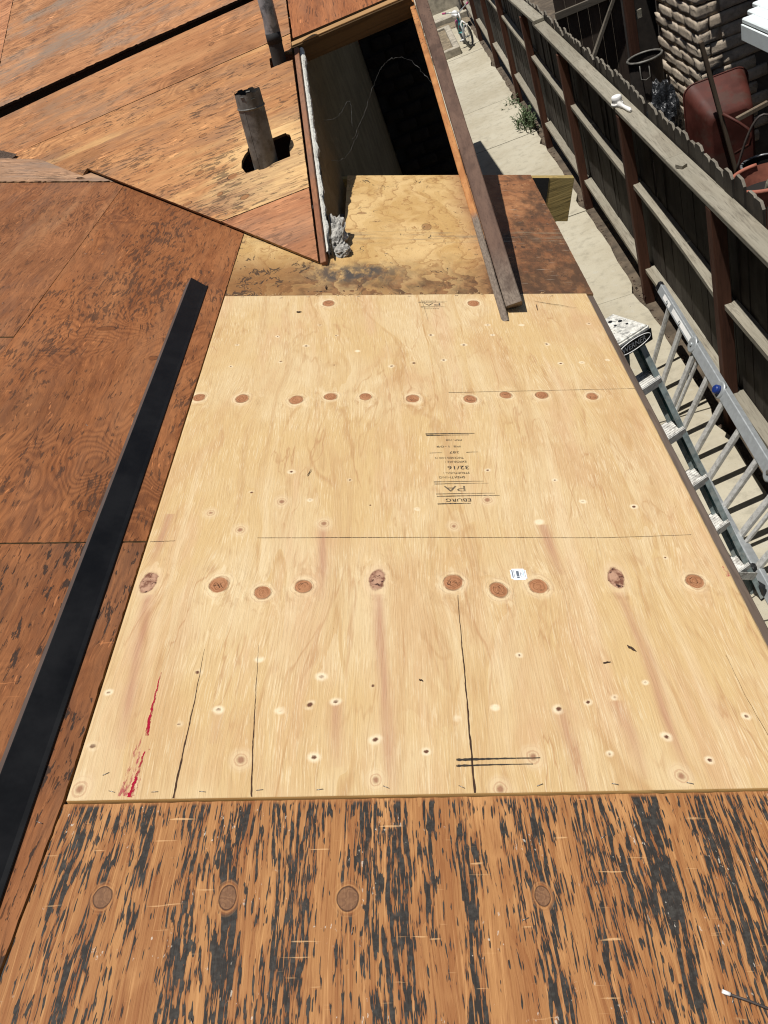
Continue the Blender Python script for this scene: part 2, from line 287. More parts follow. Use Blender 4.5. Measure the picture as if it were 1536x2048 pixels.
def mat_plain(name, c, ro=.6, me=0.0, sp=.4, var=.25, nsc=12, bump=0.15, dirt=None, bd=.002):
    g = G(name); p = g.obj(); n = g.noise(p, nsc, 5, .62); n2 = g.noise(p, nsc*9, 3, .6)
    cc = g.mix(g.ss(n, .3, .7), sc3(c, 1-var), sc3(c, 1+var)); cc = g.mix(g.ss(n2, .55, .75, 0, .25), cc, sc3(c, .55))
    if dirt: cc = g.mix(g.ss(g.noise(p, nsc*.7, 6, .7), .50, .60, 0, dirt[1]), cc, dirt[0])
    return g.fin(cc, g.ss(n, .3, .7, ro-.08, min(1, ro+.08)), g.bump(g.add(n2, n), bump, bd), me=me, sp=sp)

def mat_concrete():
    g = G('path_concrete'); p = g.obj(); n = g.noise(p, 1.1, 6, .62); n2 = g.noise(p, 9, 5, .65); n3 = g.noise(p, 110, 3, .6)
    c = g.mix(g.ss(n, .34, .66), (.475, .435, .335), (.40, .355, .26)); c = g.mix(g.ss(n2, .48, .7, 0, .5), c, (.265, .24, .185)); c = g.mix(g.ss(n2, .45, .3, 0, .5), c, (.47, .45, .38))
    c = g.mix(g.ss(n3, .58, .72, 0, .4), c, (.20, .18, .14))
    c = g.mix(g.ss(g.noise(g.map(p, (1, .25, 1)), 4, 4), .58, .68, 0, .35), c, (.46, .42, .33))
    sp = g.mul(g.ss(g.voro(p, 9), .05, .03), .8); c = g.mix(sp, c, (.10, .09, .07))
    c = g.mix(g.mul(g.rnd(), .12), c, (.25, .23, .19))
    return g.fin(c, .9, g.bump(g.add(n2, n3), .35, .004), sp=.15)

def mat_stucco(name, c, light, bs=.6):
    g = G(name); p = g.obj(); n = g.noise(p, 55, 5, .65); n2 = g.noise(p, 5, 5, .65); n3 = g.noise(p, 160, 3, .6)
    cc = g.mix(g.ss(n2, .35, .65), c, light); cc = g.mix(g.ss(n, .52, .72, 0, .5), cc, sc3(c, .4)); cc = g.mix(g.ss(n3, .55, .7, 0, .35), cc, sc3(c, .5))
    return g.fin(cc, .95, g.bump(g.add(n, n3), bs, .006), sp=.1)

def mat_block(name, ca, cb):
    g = G(name); p = g.obj(); r = g.rnd(); p = g.vm('ADD', p, g.comb(g.mul(r, 9), g.mul(r, 5), g.mul(r, 7)))
    n = g.noise(p, 16, 5, .65); n2 = g.noise(p, 90, 4, .65)
    c = g.mix(r, ca, cb); c = g.mix(g.ss(n, .40, .68, 0, .5), c, sc3(cb, .5)); c = g.mix(g.ss(n2, .52, .72, 0, .4), c, sc3(cb, .45)); c = g.mix(g.ss(n, .42, .28, 0, .4), c, sc3(ca, 1.3))
    return g.fin(c, .95, g.bump(g.add(n2, n), .7, .006), sp=.1)

def mat_ink(name, c, thr=.5):
    g = G(name); p = g.obj(); a = g.ss(g.noise(g.map(p, (160, 40, 1)), 1, 4, .7), thr-.08, thr+.16, 1.0, .0)
    a = g.mul(a, g.ss(g.noise(p, 16, 3), .30, .55, .5, 1))
    return g.fin(c, .8, alpha=a, sp=.1)

M = {}
M['new'] = mat_new_ply(); M['spot'] = mat_spotted(); M['far'] = mat_far_panel()
RB = dict(ca=(.285, .108, .038), cb=(.205, .070, .023), cdark=(.090, .030, .012))
M['redA'] = mat_old_ply('red_brown_plywood_swirl', **RB, speck=.62, grey=.22, figure=.75, seed=1, cgrey=(.13, .075, .05), pale=.35, cpale=(.40, .18, .075), plugs=[(-.163, .70, .012, .013), (-.155, 1.41, .014, .012), (-.34, 1.60, .03, .014)])
M['redB'] = mat_old_ply('red_brown_plywood_straight', ca=(.275, .108, .040), cb=(.190, .066, .023), cdark=(.075, .026, .012), speck=.9, grey=.32, figure=.5, seed=4, cgrey=(.12, .07, .045), pale=.4, cpale=(.42, .20, .085))
M['redC'] = mat_old_ply('red_brown_plywood_dull', ca=(.295, .120, .048), cb=(.205, .076, .029), cdark=(.095, .036, .017), speck=.45, grey=.35, figure=.6, seed=8, cgrey=(.16, .095, .065), pale=.45, cpale=(.42, .215, .10))
TN = dict(ca=(.44, .215, .088), cb=(.345, .150, .058), cdark=(.17, .066, .028), swap=True, gs=.62)
M['tan2'] = mat_old_ply('tan_roof_plywood', **TN, bleach=(.16, .60, .34, .42), speck=.65, grey=.6, figure=.35, seed=2, cgrey=(.22, .13, .08), pale=.65, cpale=(.62, .385, .165), plugs=[(-.18, .77, .021, .012), (-.03, .66, .022, .016), (-.09, .58, .014, .011), (.02, .50, .02, .014), (-.16, 1.02, .018, .01), (-.24, .60, .02, .01)])
M['tan1'] = mat_old_ply('tan_roof_plywood_pink', gs=.62, ca=(.43, .20, .095), cb=(.33, .135, .062), cdark=(.16, .06, .03), swap=True, speck=.35, grey=.45, figure=.3, seed=5, cgrey=(.24, .15, .10), pale=.3)
M['tan3'] = mat_old_ply('tan_roof_plywood_smooth', gs=.62, ca=(.40, .185, .078), cb=(.33, .140, .056), cdark=(.17, .07, .03), swap=True, speck=.35, grey=.8, figure=.3, seed=3, cgrey=(.25, .155, .095), pale=.4, cpale=(.50, .27, .12), plugs=[(-.10, 1.72, .012, .012), (-.62, 1.76, .007, .007)])
M['tan4'] = mat_old_ply('tan_roof_plywood_greyed', gs=.62, ca=(.42, .20, .088), cb=(.32, .14, .06), cdark=(.15, .066, .035), swap=True, speck=.4, grey=.9, figure=.4, seed=6, cgrey=(.235, .18, .135), pale=.4)
M['red6'] = mat_old_ply('orange_brown_overhang_plywood', gs=.62, ca=(.33, .125, .048), cb=(.25, .085, .03), cdark=(.10, .035, .016), speck=.6, grey=.15, figure=.9, seed=9, pale=.2)
M['grey_strip'] = mat_old_ply('grey_weathered_plywood', gs=.62, ca=(.43, .255, .15), cb=(.33, .185, .105), cdark=(.13, .075, .05), swap=True, speck=.5, grey=.75, figure=.3, seed=12, cgrey=(.27, .20, .155), pale=.6, cpale=(.58, .40, .25))
M['edge_shade'] = mat_wood('gap_shade_wood', (.10, .055, .03), (.06, .03, .018), 'x', sc=3)  # shade of the open roof gap put into the wood colour
M['edge'] = mat_wood('plywood_edge', (.36, .22, .10), (.22, .12, .05), 'x', sc=3, dark=.6)
M['edge_new'] = mat_wood('new_plywood_edge', (.46, .28, .10), (.36, .19, .06), 'x', sc=3, dark=.3)
M['fascia'] = mat_wood('weathered_fascia_wood', (.17, .125, .095), (.10, .070, .05), 'y', grey=.4, cg=(.16, .13, .11))
M['barge_l'] = mat_wood('barge_wood_orange', (.46, .20, .065), (.35, .135, .042), 'y', sc=1.2, dark=.3)
M['barge_r'] = mat_wood('barge_wood_brown', (.155, .100, .072), (.105, .064, .046), 'y', grey=.45, cg=(.20, .165, .135))
M['trim'] = mat_wood('rake_trim_wood', (.32, .145, .07), (.22, .090, .045), 'y', grey=.5, cg=(.17, .11, .085))
M['lookout_lit'] = mat_wood('lit_lookout_wood', (.56, .36, .17), (.42, .24, .10), 'x')  # light copy of the lookout wood, for its sunlit top
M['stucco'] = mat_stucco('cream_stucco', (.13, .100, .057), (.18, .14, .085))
M['plaster'] = mat_stucco('broken_white_plaster', (.50, .49, .44), (.66, .65, .59), .9)
M['rubble'] = mat_plain('crumbled_plaster', (.44, .42, .375), .95, var=.35, nsc=30, bump=.9, dirt=((.10, .095, .085), .7), bd=.006)
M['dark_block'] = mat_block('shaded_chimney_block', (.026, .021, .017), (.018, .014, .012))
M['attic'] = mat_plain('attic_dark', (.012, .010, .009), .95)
M['slump'] = mat_block('tan_slump_block', (.60, .51, .40), (.47, .39, .30))
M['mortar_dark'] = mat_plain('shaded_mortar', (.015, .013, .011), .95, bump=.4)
M['mortar'] = mat_plain('mortar', (.10, .085, .07), .95, bump=.5)
M['concrete'] = mat_concrete()
M['dirt'] = mat_plain('dirt', (.105, .080, .055), .95, var=.4, nsc=6, bump=.8, bd=.02)
M['soil'] = mat_plain('planter_soil', (.24, .19, .125), .95, var=.35, nsc=9, bump=.9, bd=.02)
M['border'] = mat_plain('planter_border', (.36, .32, .25), .95, var=.3, nsc=7, bump=.5)
M['picket'] = mat_wood('weathered_shaded_picket', (.062, .051, .040), (.034, .027, .021), 'z', grey=.6, cg=(.088, .080, .067), dark=.7)  # weathered wood, darkened further to deepen the fence shade
M['picket_lit'] = mat_wood('weathered_lit_picket_end', (.24, .215, .17), (.17, .15, .12), 'z')  # lighter copy of the picket wood, sunlight on the tops as colour
M['rail'] = mat_wood('weathered_rail', (.34, .31, .245), (.26, .23, .175), 'y', grey=.45, cg=(.30, .28, .22), dark=.8, sc=1.3, bump=.7)
M['post'] = mat_wood('brown_stained_post', (.120, .052, .031), (.080, .033, .020), 'z', dark=.5)
M['gate'] = mat_wood('dark_gate_wood', (.085, .062, .048), (.055, .038, .03), 'z', grey=.4, cg=(.09, .08, .065), dark=.6)
M['gate_top'] = mat_wood('grey_gate_wood', (.20, .175, .14), (.14, .12, .095), 'x', dark=.5)
M['tail'] = mat_wood('green_weathered_tail_board', (.42, .29, .10), (.28, .19, .06), 'x', grey=.35, cg=(.30, .27, .12), dark=.65, bump=.7)
M['black_metal'] = mat_plain('black_painted_metal', (.006, .0062, .007), .5, sp=.2, var=.3, nsc=9, bump=.03)
M['lip'] = mat_plain('lit_black_metal_lip', (.085, .066, .057), .5, sp=.3, var=.1, nsc=5, bump=.02)  # sunlit sheen of the black left flange given as a lighter colour
M['lookout'] = mat_wood('shaded_lookout_wood', (.12, .07, .028), (.08, .045, .018), 'x')
M['galv'] = mat_plain('dull_galvanised_metal', (.155, .150, .135), .6, me=.45, var=.3, nsc=22, bump=.12, dirt=((.07, .06, .045), .6))
M['galv_dark'] = mat_plain('dark_pipe_metal', (.27, .275, .28), .5, me=.5, var=.4, nsc=14, bump=.12, dirt=((.05, .055, .06), .7))
M['tar'] = mat_plain('black_tar_band', (.012, .011, .011), .8)
M['inside'] = mat_plain('pipe_inside', (.028, .026, .023), .9)
M['alu'] = mat_plain('aluminium', (.40, .425, .435), .40, me=.3, var=.08, nsc=30, bump=.04, dirt=((.33, .34, .34), .35))
M['alu_rung'] = mat_plain('aluminium_rung', (.52, .515, .49), .5, me=.25, var=.15, nsc=40, bump=.1, dirt=((.25, .24, .22), .5))
M['teal'] = mat_plain('dark_teal_fibreglass', (.012, .055, .062), .45, var=.3, nsc=12, bump=.1, dirt=((.20, .23, .22), .35))
M['teal_pale'] = mat_plain('worn_teal_flange', (.21, .255, .25), .55, var=.3, nsc=25, bump=.15, dirt=((.33, .34, .31), .6))
M['paint_step'] = mat_plain('paint_splashed_step', (.62, .605, .56), .6, me=.0, var=.25, nsc=35, bump=.4, dirt=((.22, .20, .18), .6))
M['paint_cap'] = mat_plain('paint_splashed_cap', (.60, .585, .53), .65, var=.3, nsc=40, bump=.5, dirt=((.16, .16, .15), .75))
M['black_plastic'] = mat_plain('black_plastic', (.012, .012, .013), .45, var=.3)
M['white'] = mat_plain('white_plastic', (.80, .79, .76), .45, var=.04, bump=.03)
M['paper'] = mat_plain('label_paper', (.80, .82, .84), .6, var=.02, bump=.02)
M['grey_ink'] = mat_plain('label_print', (.12, .14, .17), .7)
M['blue_ink'] = mat_plain('label_print_blue', (.35, .60, .75), .7)
M['blue'] = mat_plain('blue_plastic', (.012, .035, .19), .4)
M['tarp'] = mat_plain('dark_blue_tarp', (.012, .03, .12), .6, nsc=20, bump=.6)
M['rust'] = mat_plain('red_brown_barrow_paint', (.078, .023, .017), .55, sp=.2, var=.3, nsc=5, bump=.15, dirt=((.07, .045, .035), .5))
M['barrow_wood'] = mat_wood('barrow_handle_wood', (.19, .15, .105), (.13, .095, .065), 'z')
M['terracotta'] = mat_plain('terracotta', (.33, .115, .075), .8, var=.2)
M['patio'] = mat_plain('white_roof_panel', (.74, .80, .80), .45, var=.05, bump=.02)
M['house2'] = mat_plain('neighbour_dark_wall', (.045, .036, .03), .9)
M['bag'] = mat_plain('black_bag', (.022, .024, .027), .30, sp=.8, var=.3, nsc=7, bump=.5, bd=.02)
M['branch'] = mat_plain('grey_branch', (.26, .25, .19), .9, var=.35, nsc=40, bump=.8)
M['wire'] = mat_plain('dark_wire', (.05, .04, .035), .5)
M['chip'] = mat_plain('dark_bark', (.05, .028, .018), .9)
M['chip_pale'] = mat_plain('pale_splinter_wood', (.55, .37, .19), .8)
M['steel'] = mat_plain('staple_steel', (.30, .28, .25), .4, me=.7)
M['felt'] = mat_plain('brown_felt_scrap', (.17, .115, .085), .9, var=.15, bump=.3)
M['leaf'] = mat_plain('weed_leaf', (.075, .105, .045), .7, var=.35)
M['bike_teal'] = mat_plain('bike_teal_paint', (.09, .36, .36), .4)
M['bike_pink'] = mat_plain('bike_pink', (.42, .06, .17), .5)
M['tyre'] = mat_plain('grey_tyre', (.16, .16, .155), .8)
M['rubber'] = mat_plain('black_rubber', (.015, .015, .015), .8)
M['web'] = mat_plain('cobweb', (.06, .058, .054), .9)
M['ink'] = mat_ink('stamp_ink', (.045, .038, .032), .62); M['ink_soft'] = mat_ink('stamp_ink_faint', (.13, .10, .07), .60)
M['red'] = mat_ink('red_chalk', (.36, .008, .035), .50); M['red_faint'] = mat_ink('red_chalk_faint', (.46, .09, .10), .40)
M['crack'] = mat_plain('split_dark', (.055, .026, .013), .95)
M['pencil'] = mat_ink('pencil_line', (.10, .065, .04), .58)

# ------------------------------------------------------------------ mesh helpers
def link(o): COL.objects.link(o); return o
def tag(o, label=None, cat=None, group=None, kind=None):
    if label: o['label'] = label
    if cat: o['category'] = cat
    if group: o['group'] = group
    if kind: o['kind'] = kind
    return o
def thing(name, label, cat, loc=(0, 0, 0), group=None):
    o = link(bpy.data.objects.new(name, None)); o.location = loc; o.empty_display_size = .1
    return tag(o, label, cat, group)
def obj(name, me, mat, parent=None, smooth=False):
    if isinstance(me, bmesh.types.BMesh):
        bm = me; me = bpy.data.meshes.new(name); bm.to_mesh(me); bm.free()
    if mat is not None:
        mats = mat if isinstance(mat, (list, tuple)) else [mat]
        if len(me.materials) == 0:
            for q in mats: me.materials.append(M[q] if isinstance(q, str) else q)
    if smooth: me.polygons.foreach_set('use_smooth', [True]*len(me.polygons))
    o = link(bpy.data.objects.new(name, me))
    if parent:
        o.parent = parent
        o.matrix_parent_inverse = PINV.get(parent.name, Matrix.Identity(4))
    return o
PINV = {}
def settle(t): PINV[t.name] = t.matrix_basis.inverted()      # children of t are given in world coordinates
def wthing(name, label, cat, loc, group=None):
    t = thing(name, label, cat, loc, group); settle(t); return t
def beam(bm, p0, p1, wx, wz, up=(0, 0, 1), bev=.003, mi=0):
    p0, p1 = Vector(p0), Vector(p1); d = (p1-p0); L = d.length; d.normalize()
    s = d.cross(Vector(up)); s.normalize(); u = s.cross(d)
    m = Matrix(((s.x, d.x, u.x, 0), (s.y, d.y, u.y, 0), (s.z, d.z, u.z, 0), (0, 0, 0, 1))); m.translation = (p0+p1)/2
    r = bmesh.ops.create_cube(bm, size=1, matrix=m @ Matrix.Diagonal((wx, L, wz, 1)))
    fs = list({f for v in r['verts'] for f in v.link_faces})
    if bev: 
        es = list({e for f in fs for e in f.edges}); q = bmesh.ops.bevel(bm, geom=es, offset=bev, segments=1, affect='EDGES', profile=.5); fs = list(set([f for f in fs if f.is_valid]+q['faces']))
    for f in fs: f.material_index = mi
    return fs
def box(bm, a, b, bev=.003, mi=0):
    a, b = Vector(a), Vector(b); c = (a+b)/2
    return beam(bm, (c.x, a.y, c.z), (c.x, b.y, c.z), abs(b.x-a.x), abs(b.z-a.z), bev=bev, mi=mi)
def tube(bm, pts, r, seg=8, closed=False, cap=True, mi=0):
    pts = [Vector(p) for p in pts]; n = len(pts); rs = r if isinstance(r, (list, tuple)) else [r]*n; rings = []
    for i, p in enumerate(pts):
        a = pts[(i-1) % n] if (closed or i > 0) else p; b = pts[(i+1) % n] if (closed or i < n-1) else p
        d = (b-a).normalized(); s = d.orthogonal().normalized() if i == 0 else (S-d*S.dot(d)).normalized()
        S = s; t = d.cross(s)
        rings.append([bm.verts.new(p+(s*math.cos(k*2*math.pi/seg)+t*math.sin(k*2*math.pi/seg))*rs[i]) for k in range(seg)])
    for i in range(n if closed else n-1):
        A, B = rings[i], rings[(i+1) % n]
        for k in range(seg):
            f = bm.faces.new((A[k], A[(k+1) % seg], B[(k+1) % seg], B[k])); f.smooth = True; f.material_index = mi
    if cap and not closed:
        f = bm.faces.new(list(reversed(rings[0]))); f.material_index = mi; f = bm.faces.new(rings[-1]); f.material_index = mi
    return rings
def poly_slab(name, outer, holes, top, thick, mats, parent, jag=0.0, seed=0, step=.012):
    """polygon with holes, extruded down; jag roughens the outline"""
    rnd = random.Random(seed); bm = bmesh.new(); loops = []
    def rough(L, j):
        out = []
        for (a, b) in zip(L, L[1:]+L[:1]):
            d = Vector((b[0]-a[0], b[1]-a[1])); n = max(1, int(d.length/step)) if j else 1
            nn = Vector((-d.y, d.x)).normalized() if d.length else Vector((0, 0))
            for i in range(n):
                t = i/n; o = rnd.gauss(0, j)*(1 if 0 < i else 0); out.append((a[0]+d.x*t+nn.x*o, a[1]+d.y*t+nn.y*o))
        return out
    es = []
    for L in [rough(list(outer), jag)]+[rough(list(h), jag*.7) for h in holes]:
        vs = [bm.verts.new((x, y, top)) for x, y in L]; loops.append(vs)
        es += [bm.edges.new((a, b)) for a, b in zip(vs, vs[1:]+vs[:1])]
    bmesh.ops.triangle_fill(bm, edges=es, use_beauty=True)
    for f in bm.faces:
        f.normal_update()
        if f.normal.z < 0: f.normal_flip()
    for vs in loops:
        lo = [bm.verts.new((v.co.x, v.co.y, top-thick)) for v in vs]
        for i in range(len(vs)):
            j = (i+1) % len(vs)
            f = bm.faces.new((vs[i], vs[j], lo[j], lo[i])); f.material_index = 1
    bmesh.ops.recalc_face_normals(bm, faces=bm.faces)
    return obj(name, bm, mats, parent)
def grid_panel(name, u0, u1, v0, v1, step, top, thick, mats, parent, fields=None, wob=0.0):
    nu, nv = int((u1-u0)/step)+1, int((v1-v0)/step)+1
    us = np.linspace(u0, u1, nu); vs = np.linspace(v0, v1, nv)
    Ug, Vg = np.meshgrid(us, vs); U, V = Ug.ravel(), Vg.ravel(); N0 = len(U)
    Z = np.full(N0, top)
    if wob: Z += wob*(np.sin(U*5.1+V*2.3)+np.sin(V*4.3-U*3.1+1.7)+.5*np.sin(U*13+V*9))*.4
    edge = (Ug == us[0]) | (Ug == us[-1]) | (Vg == vs[0]) | (Vg == vs[-1])
    I = np.arange(N0).reshape(nv, nu)
    q = np.stack([I[:-1, :-1], I[:-1, 1:], I[1:, 1:], I[1:, :-1]], -1).reshape(-1, 4)
    loop = np.concatenate([I[0, :], I[1:, -1], I[-1, -2::-1], I[-2:0:-1, 0]]); nl = len(loop)
    P = np.stack([U, V, Z], 1); low = P[loop].copy(); low[:, 2] -= thick
    a = loop; b = np.roll(loop, -1); la = N0+np.arange(nl); lb = np.roll(la, -1)
    side = np.stack([a, la, lb, b], 1); F = np.concatenate([q, side]); P = np.concatenate([P, low])
    me = bpy.data.meshes.new(name); me.vertices.add(len(P)); me.vertices.foreach_set('co', P.ravel())
    me.loops.add(F.size); me.loops.foreach_set('vertex_index', F.ravel().astype(np.int32))
    me.polygons.add(len(F)); me.polygons.foreach_set('loop_start', np.arange(0, F.size, 4, dtype=np.int32)); me.polygons.foreach_set('loop_total', np.full(len(F), 4, np.int32))
    mi = np.zeros(len(F), np.int32); mi[len(q):] = 1; me.polygons.foreach_set('material_index', mi)
    me.update(calc_edges=True); me.validate()
    if fields:
        for k, arr in fields(P[:, 0], P[:, 1]).items():
            if arr.ndim == 2: at = me.attributes.new(k, 'FLOAT_VECTOR', 'POINT'); at.data.foreach_set('vector', arr.ravel())
            else: at = me.attributes.new(k, 'FLOAT', 'POINT'); at.data.foreach_set('value', arr.astype(np.float32))
    o = obj(name, me, mats, parent); return o
def blob(name, loc, size, mat, parent=None, sub=3, amp=.3, fr=2.0, seed=0):
    bm = bmesh.new(); bmesh.ops.create_icosphere(bm, subdivisions=sub, radius=1)
    for v in bm.verts:
        n = mnoise.noise(v.co*fr+Vector((seed, seed*2, 0)))+.5*mnoise.noise(v.co*fr*2.7+Vector((seed, 0, seed)))+.25*mnoise.noise(v.co*fr*6)
        v.co *= 1+amp*n; v.co = Vector((v.co.x*size[0], v.co.y*size[1], v.co.z*size[2]))
    o = obj(name, bm, mat, parent); o.location = loc
    return o

# ==================================================================== THE SETTING
ZG = -3.0
bm = bmesh.new(); bmesh.ops.create_grid(bm, x_segments=1, y_segments=1, size=90, matrix=Matrix.Translation((0, 40, ZG-.10)))
tag(obj('ground', bm, 'dirt'), kind='structure')
path = tag(obj('path', (lambda b: (box(b, (-.2, -4, ZG-.09), (2.20, 30, ZG-.045), 0), b)[1])(bmesh.new()), 'dirt'), kind='structure')
joints = [-4, -.4, 2.27, 4.30, 6.36, 8.61, 10.3, 12.1, 14.4, 16.7, 18.9, 23.2, 26.5, 30]
for i, (a, b) in enumerate(zip(joints, joints[1:])):
    r = random.Random(i); bm = bmesh.new()
    n = max(4, int((b-a)/.18)); L = [(0.05, a+.006), ]
    for k in range(n+1): L.append((2.20+r.uniform(-.012, .012)-(.05 if any(abs(a+.006+(b-a-.012)*k/n-p) < .14 for p in (4.1, 6.3, 8.9, 11.5, 14.3, 17.2)) else 0), a+.006+(b-a-.012)*k/n))
    L.append((0.05, b-.006))
    poly_slab('slab', L, [], ZG+r.uniform(-.003, .003), .06, ['concrete', 'concrete'], path)

# ==================================================================== THE HOUSE
house = thing('house', 'house roof stripped to bare plywood, old red-brown sheets around one fresh pale sheet', 'house')
DR = Euler((0, PITCH, 0)); MR = Euler((PITCH, 0, 0)); MO = Vector((0, 2.096, -0.090))
ca, sa = math.cos(PITCH), math.sin(PITCH)
def on_deck(o): o.rotation_euler = DR; return o
def on_main(o): o.rotation_euler = MR; o.location = MO; return o
def DK(u, v, w_=0): return Vector((u*ca+w_*sa, v, -u*sa+w_*ca))
def MN(x, y, w_=0):   # x, plan y on the main slope
    s = (y-2.096)/ca; return Vector((x, MO.y+s*ca-w_*sa, MO.z+s*sa+w_*ca))
def S(y): return (y-2.096)/ca

# ---- the fresh sheet
BIG = [(.171,.466),(.262,.443),(.343,.458),(.647,.464),(.737,.441),(.819,.450),(1.141,.457),(.016,1.180),(.134,1.173),(.282,1.163),(.375,1.179),(.471,1.177),(.600,1.165),(.756,1.159),(.856,1.178),(.955,1.176),(1.092,1.166),(.350,1.757),(.830,1.749)]
BARK = [(.027,.476),(.492,.474),(.983,.471)]
RING = [(.015,.020),(.264,.066),(.484,.026),(.743,.063),(.975,.023),(.681,.007),(.194,.633),(.121,.692),(.277,.729),(.664,.637),(.377,.651),(.750,.726)]
PIN = [(.014,.205),(.150,.137),(.213,.164),(.320,.162),(.371,.172),(.416,.178),(.481,.210),(.015,.097),(.273,.274),(.388,.232),(.625,.139),(.693,.160),(.803,.155),(.857,.168),(.906,.177),(.753,.274),(.969,.208),(.973,.096),(1.123,.134),(.568,.076),(.870,.066),(.342,.734),(.480,.713),(.587,.697),(.855,.647),(.968,.716),(1.080,.695),(.764,.839),(.205,.764),(.292,.842),(.224,1.374),(.380,1.351),(.081,1.347),(.201,1.529),(.381,1.532),(.292,1.467),(.448,1.433),(.547,1.342),(.613,1.358),(.701,1.374),(.674,1.530),(.770,1.465),(.858,1.594),(.865,1.527),(.939,1.452),(.965,1.592),(1.022,1.466),(1.042,1.348),(1.181,1.599),(1.105,1.352),(.328,1.603),(.083,1.477),(.164,.246),(.484,.100),(.383,.069),(1.031,.051),(1.101,.528),(.433,.807),(.919,.797),(1.183,1.366)]
PINKS = [[(.035,.441),(.043,.349),(.052,.210),(.062,.089)],[(.492,.432),(.497,.303),(.503,.159),(.510,-.01)],[(.980,.429),(.989,.282),(.984,.139),(.987,.016)],[(.377,.646),(.379,.520),(.378,.420)],[(.861,.637),(.865,.541),(.869,.481)],[(.803,.153),(.812,.065),(.814,-.01)],[(.907,.171),(.913,.101),(.915,.018)],[(.213,.16),(.214,.10)],[(.416,.178),(.42,.05)],[(.03,.69),(.024,.52)]]
def sheet_fields(U, V):
    r = np.random.default_rng(5); gx, gy = U.copy(), V.copy()
    knot = np.full(len(U), 9.0); bark = knot.copy(); ring = knot.copy(); pin = knot.copy(); kt = np.zeros(len(U)); pink = np.zeros(len(U))
    def dist(c, rx, ry, rot=0.0):
        dx, dy = U-c[0], V-c[1]; x = dx*math.cos(rot)+dy*math.sin(rot); y = -dx*math.sin(rot)+dy*math.cos(rot)
        return np.sqrt((x/rx)**2+(y/ry)**2)
    def deflect(c, R, amp):      # the grain flows round the knot
        nonlocal gx
        dx, dy = U-c[0], V-c[1]; f = np.exp(-(dx/(R*2.4))**2-(dy/(R*3.6))**2)
        gx = gx-amp*np.tanh(dx/(R*.8))*f
    for c in BIG:
        R = .0175*r.uniform(.9, 1.1) if c[1] < .6 else (.0165*r.uniform(.9, 1.1) if c[1] < 1.5 else .0185)
        d = dist(c, R, R*r.uniform(1.02, 1.2), r.uniform(-.4, .4)); knot = np.minimum(knot, d); deflect(c, R*1.6, R*1.2)
    for c in BARK: bark = np.minimum(bark, dist(c, .0165, .031, -.12 if c[0] < .9 else -.05)); deflect(c, .022, .014)
    for c in RING: R = r.uniform(.011, .0155); ring = np.minimum(ring, dist(c, R, R*1.15)); deflect(c, R, R*.6)
    for c in PIN:
        R = r.uniform(.0045, .0078); pin = np.minimum(pin, dist(c, R*1.2, R, r.uniform(-.6, .6))); deflect(c, R*1.1, R*.6)
    for L in PINKS:
        for (x0, y0), (x1, y1) in zip(L, L[1:]):
            t = np.clip((V-y0)/(y1-y0), 0, 1); d = np.abs(U-(x0+(x1-x0)*t)); inr = (V <= max(y0, y1)+1e-6) & (V >= min(y0, y1))
            fade = np.clip((V-min(p[1] for p in L)+.03)/.12, 0, 1)
            pink = np.maximum(pink, np.exp(-(d/.011)**2)*inr*fade)
    gx = gx+.010*np.sin(V*3.1+1.0)+.006*np.sin(V*7+U*4)
    return {'gc': np.stack([gx, gy, np.zeros_like(gx)], 1).astype(np.float32), 'knot': knot, 'bark': bark, 'ring': ring, 'pin': pin, 'pink': pink}
sheet = on_deck(grid_panel('plywood_sheet', 0, 1.222, 0, 1.82, .004, 0.0, .0119, ['new', 'edge_new'], house, sheet_fields, wob=.0006))
settle(sheet); sheet['label'] = 'fresh pale plywood sheet with rows of round knots'

def ribbon(name, L, wid, mat, parent, top=.0006, wob=.0006, seed=0, n=60, taper=True, place=on_deck, ends=(0, 1)):
    rnd = random.Random(seed); P = np.array(L, float); seg = np.r_[0, np.cumsum(np.hypot(*np.diff(P, axis=0).T))]
    bm = bmesh.new(); A = []; B = []; ph = rnd.uniform(0, 9)
    for i in range(n):
        t = i/(n-1); s = t*seg[-1]; x = np.interp(s, seg, P[:, 0]); y = np.interp(s, seg, P[:, 1]); j = min(len(seg)-2, max(0, np.searchsorted(seg, s)-1))
        d = P[j+1]-P[j]; d = d/np.hypot(*d); nx, ny = -d[1], d[0]; off = wob*(math.sin(t*31+ph)+rnd.gauss(0, .5)); wd = wid*(1 if not taper else (ends[0]+(ends[1]-ends[0])*t))*rnd.uniform(.7, 1.25)/2+.00008
        A.append(bm.verts.new((x+nx*(off+wd), y+ny*(off+wd), top))); B.append(bm.verts.new((x+nx*(off-wd), y+ny*(off-wd), top)))
    for i in range(n-1): bm.faces.new((A[i], A[i+1], B[i+1], B[i]))
    bmesh.ops.recalc_face_normals(bm, faces=bm.faces)
    for f in bm.faces:
        if f.normal.z < 0: f.normal_flip()
    return place(obj(name, bm, mat, parent))
ribbon('split', [(.653,.429),(.650,.337),(.647,.220),(.643,.106),(.640,.0005)], .0034, 'crack', sheet, seed=1, ends=(.25, 1), wob=.0004)
for k, (L, wd, e) in enumerate([([(.168,.30),(.169,.186),(.167,.087),(.166,.001)], .0034, (.05, 1.0)), ([(.268,.308),(.275,.184),(.281,.085),(.288,.001)], .0024, (.1, 1.1)), ([(1.136,.267),(1.137,.177),(1.145,.096),(1.148,.03)], .0010, (.3, .8)), ([(.66,1.78),(.667,1.70),(.672,1.62)], .001, (1, .2))]):
    ribbon('split', L, wd, 'crack', sheet, seed=k+3, ends=e, wob=.0003)
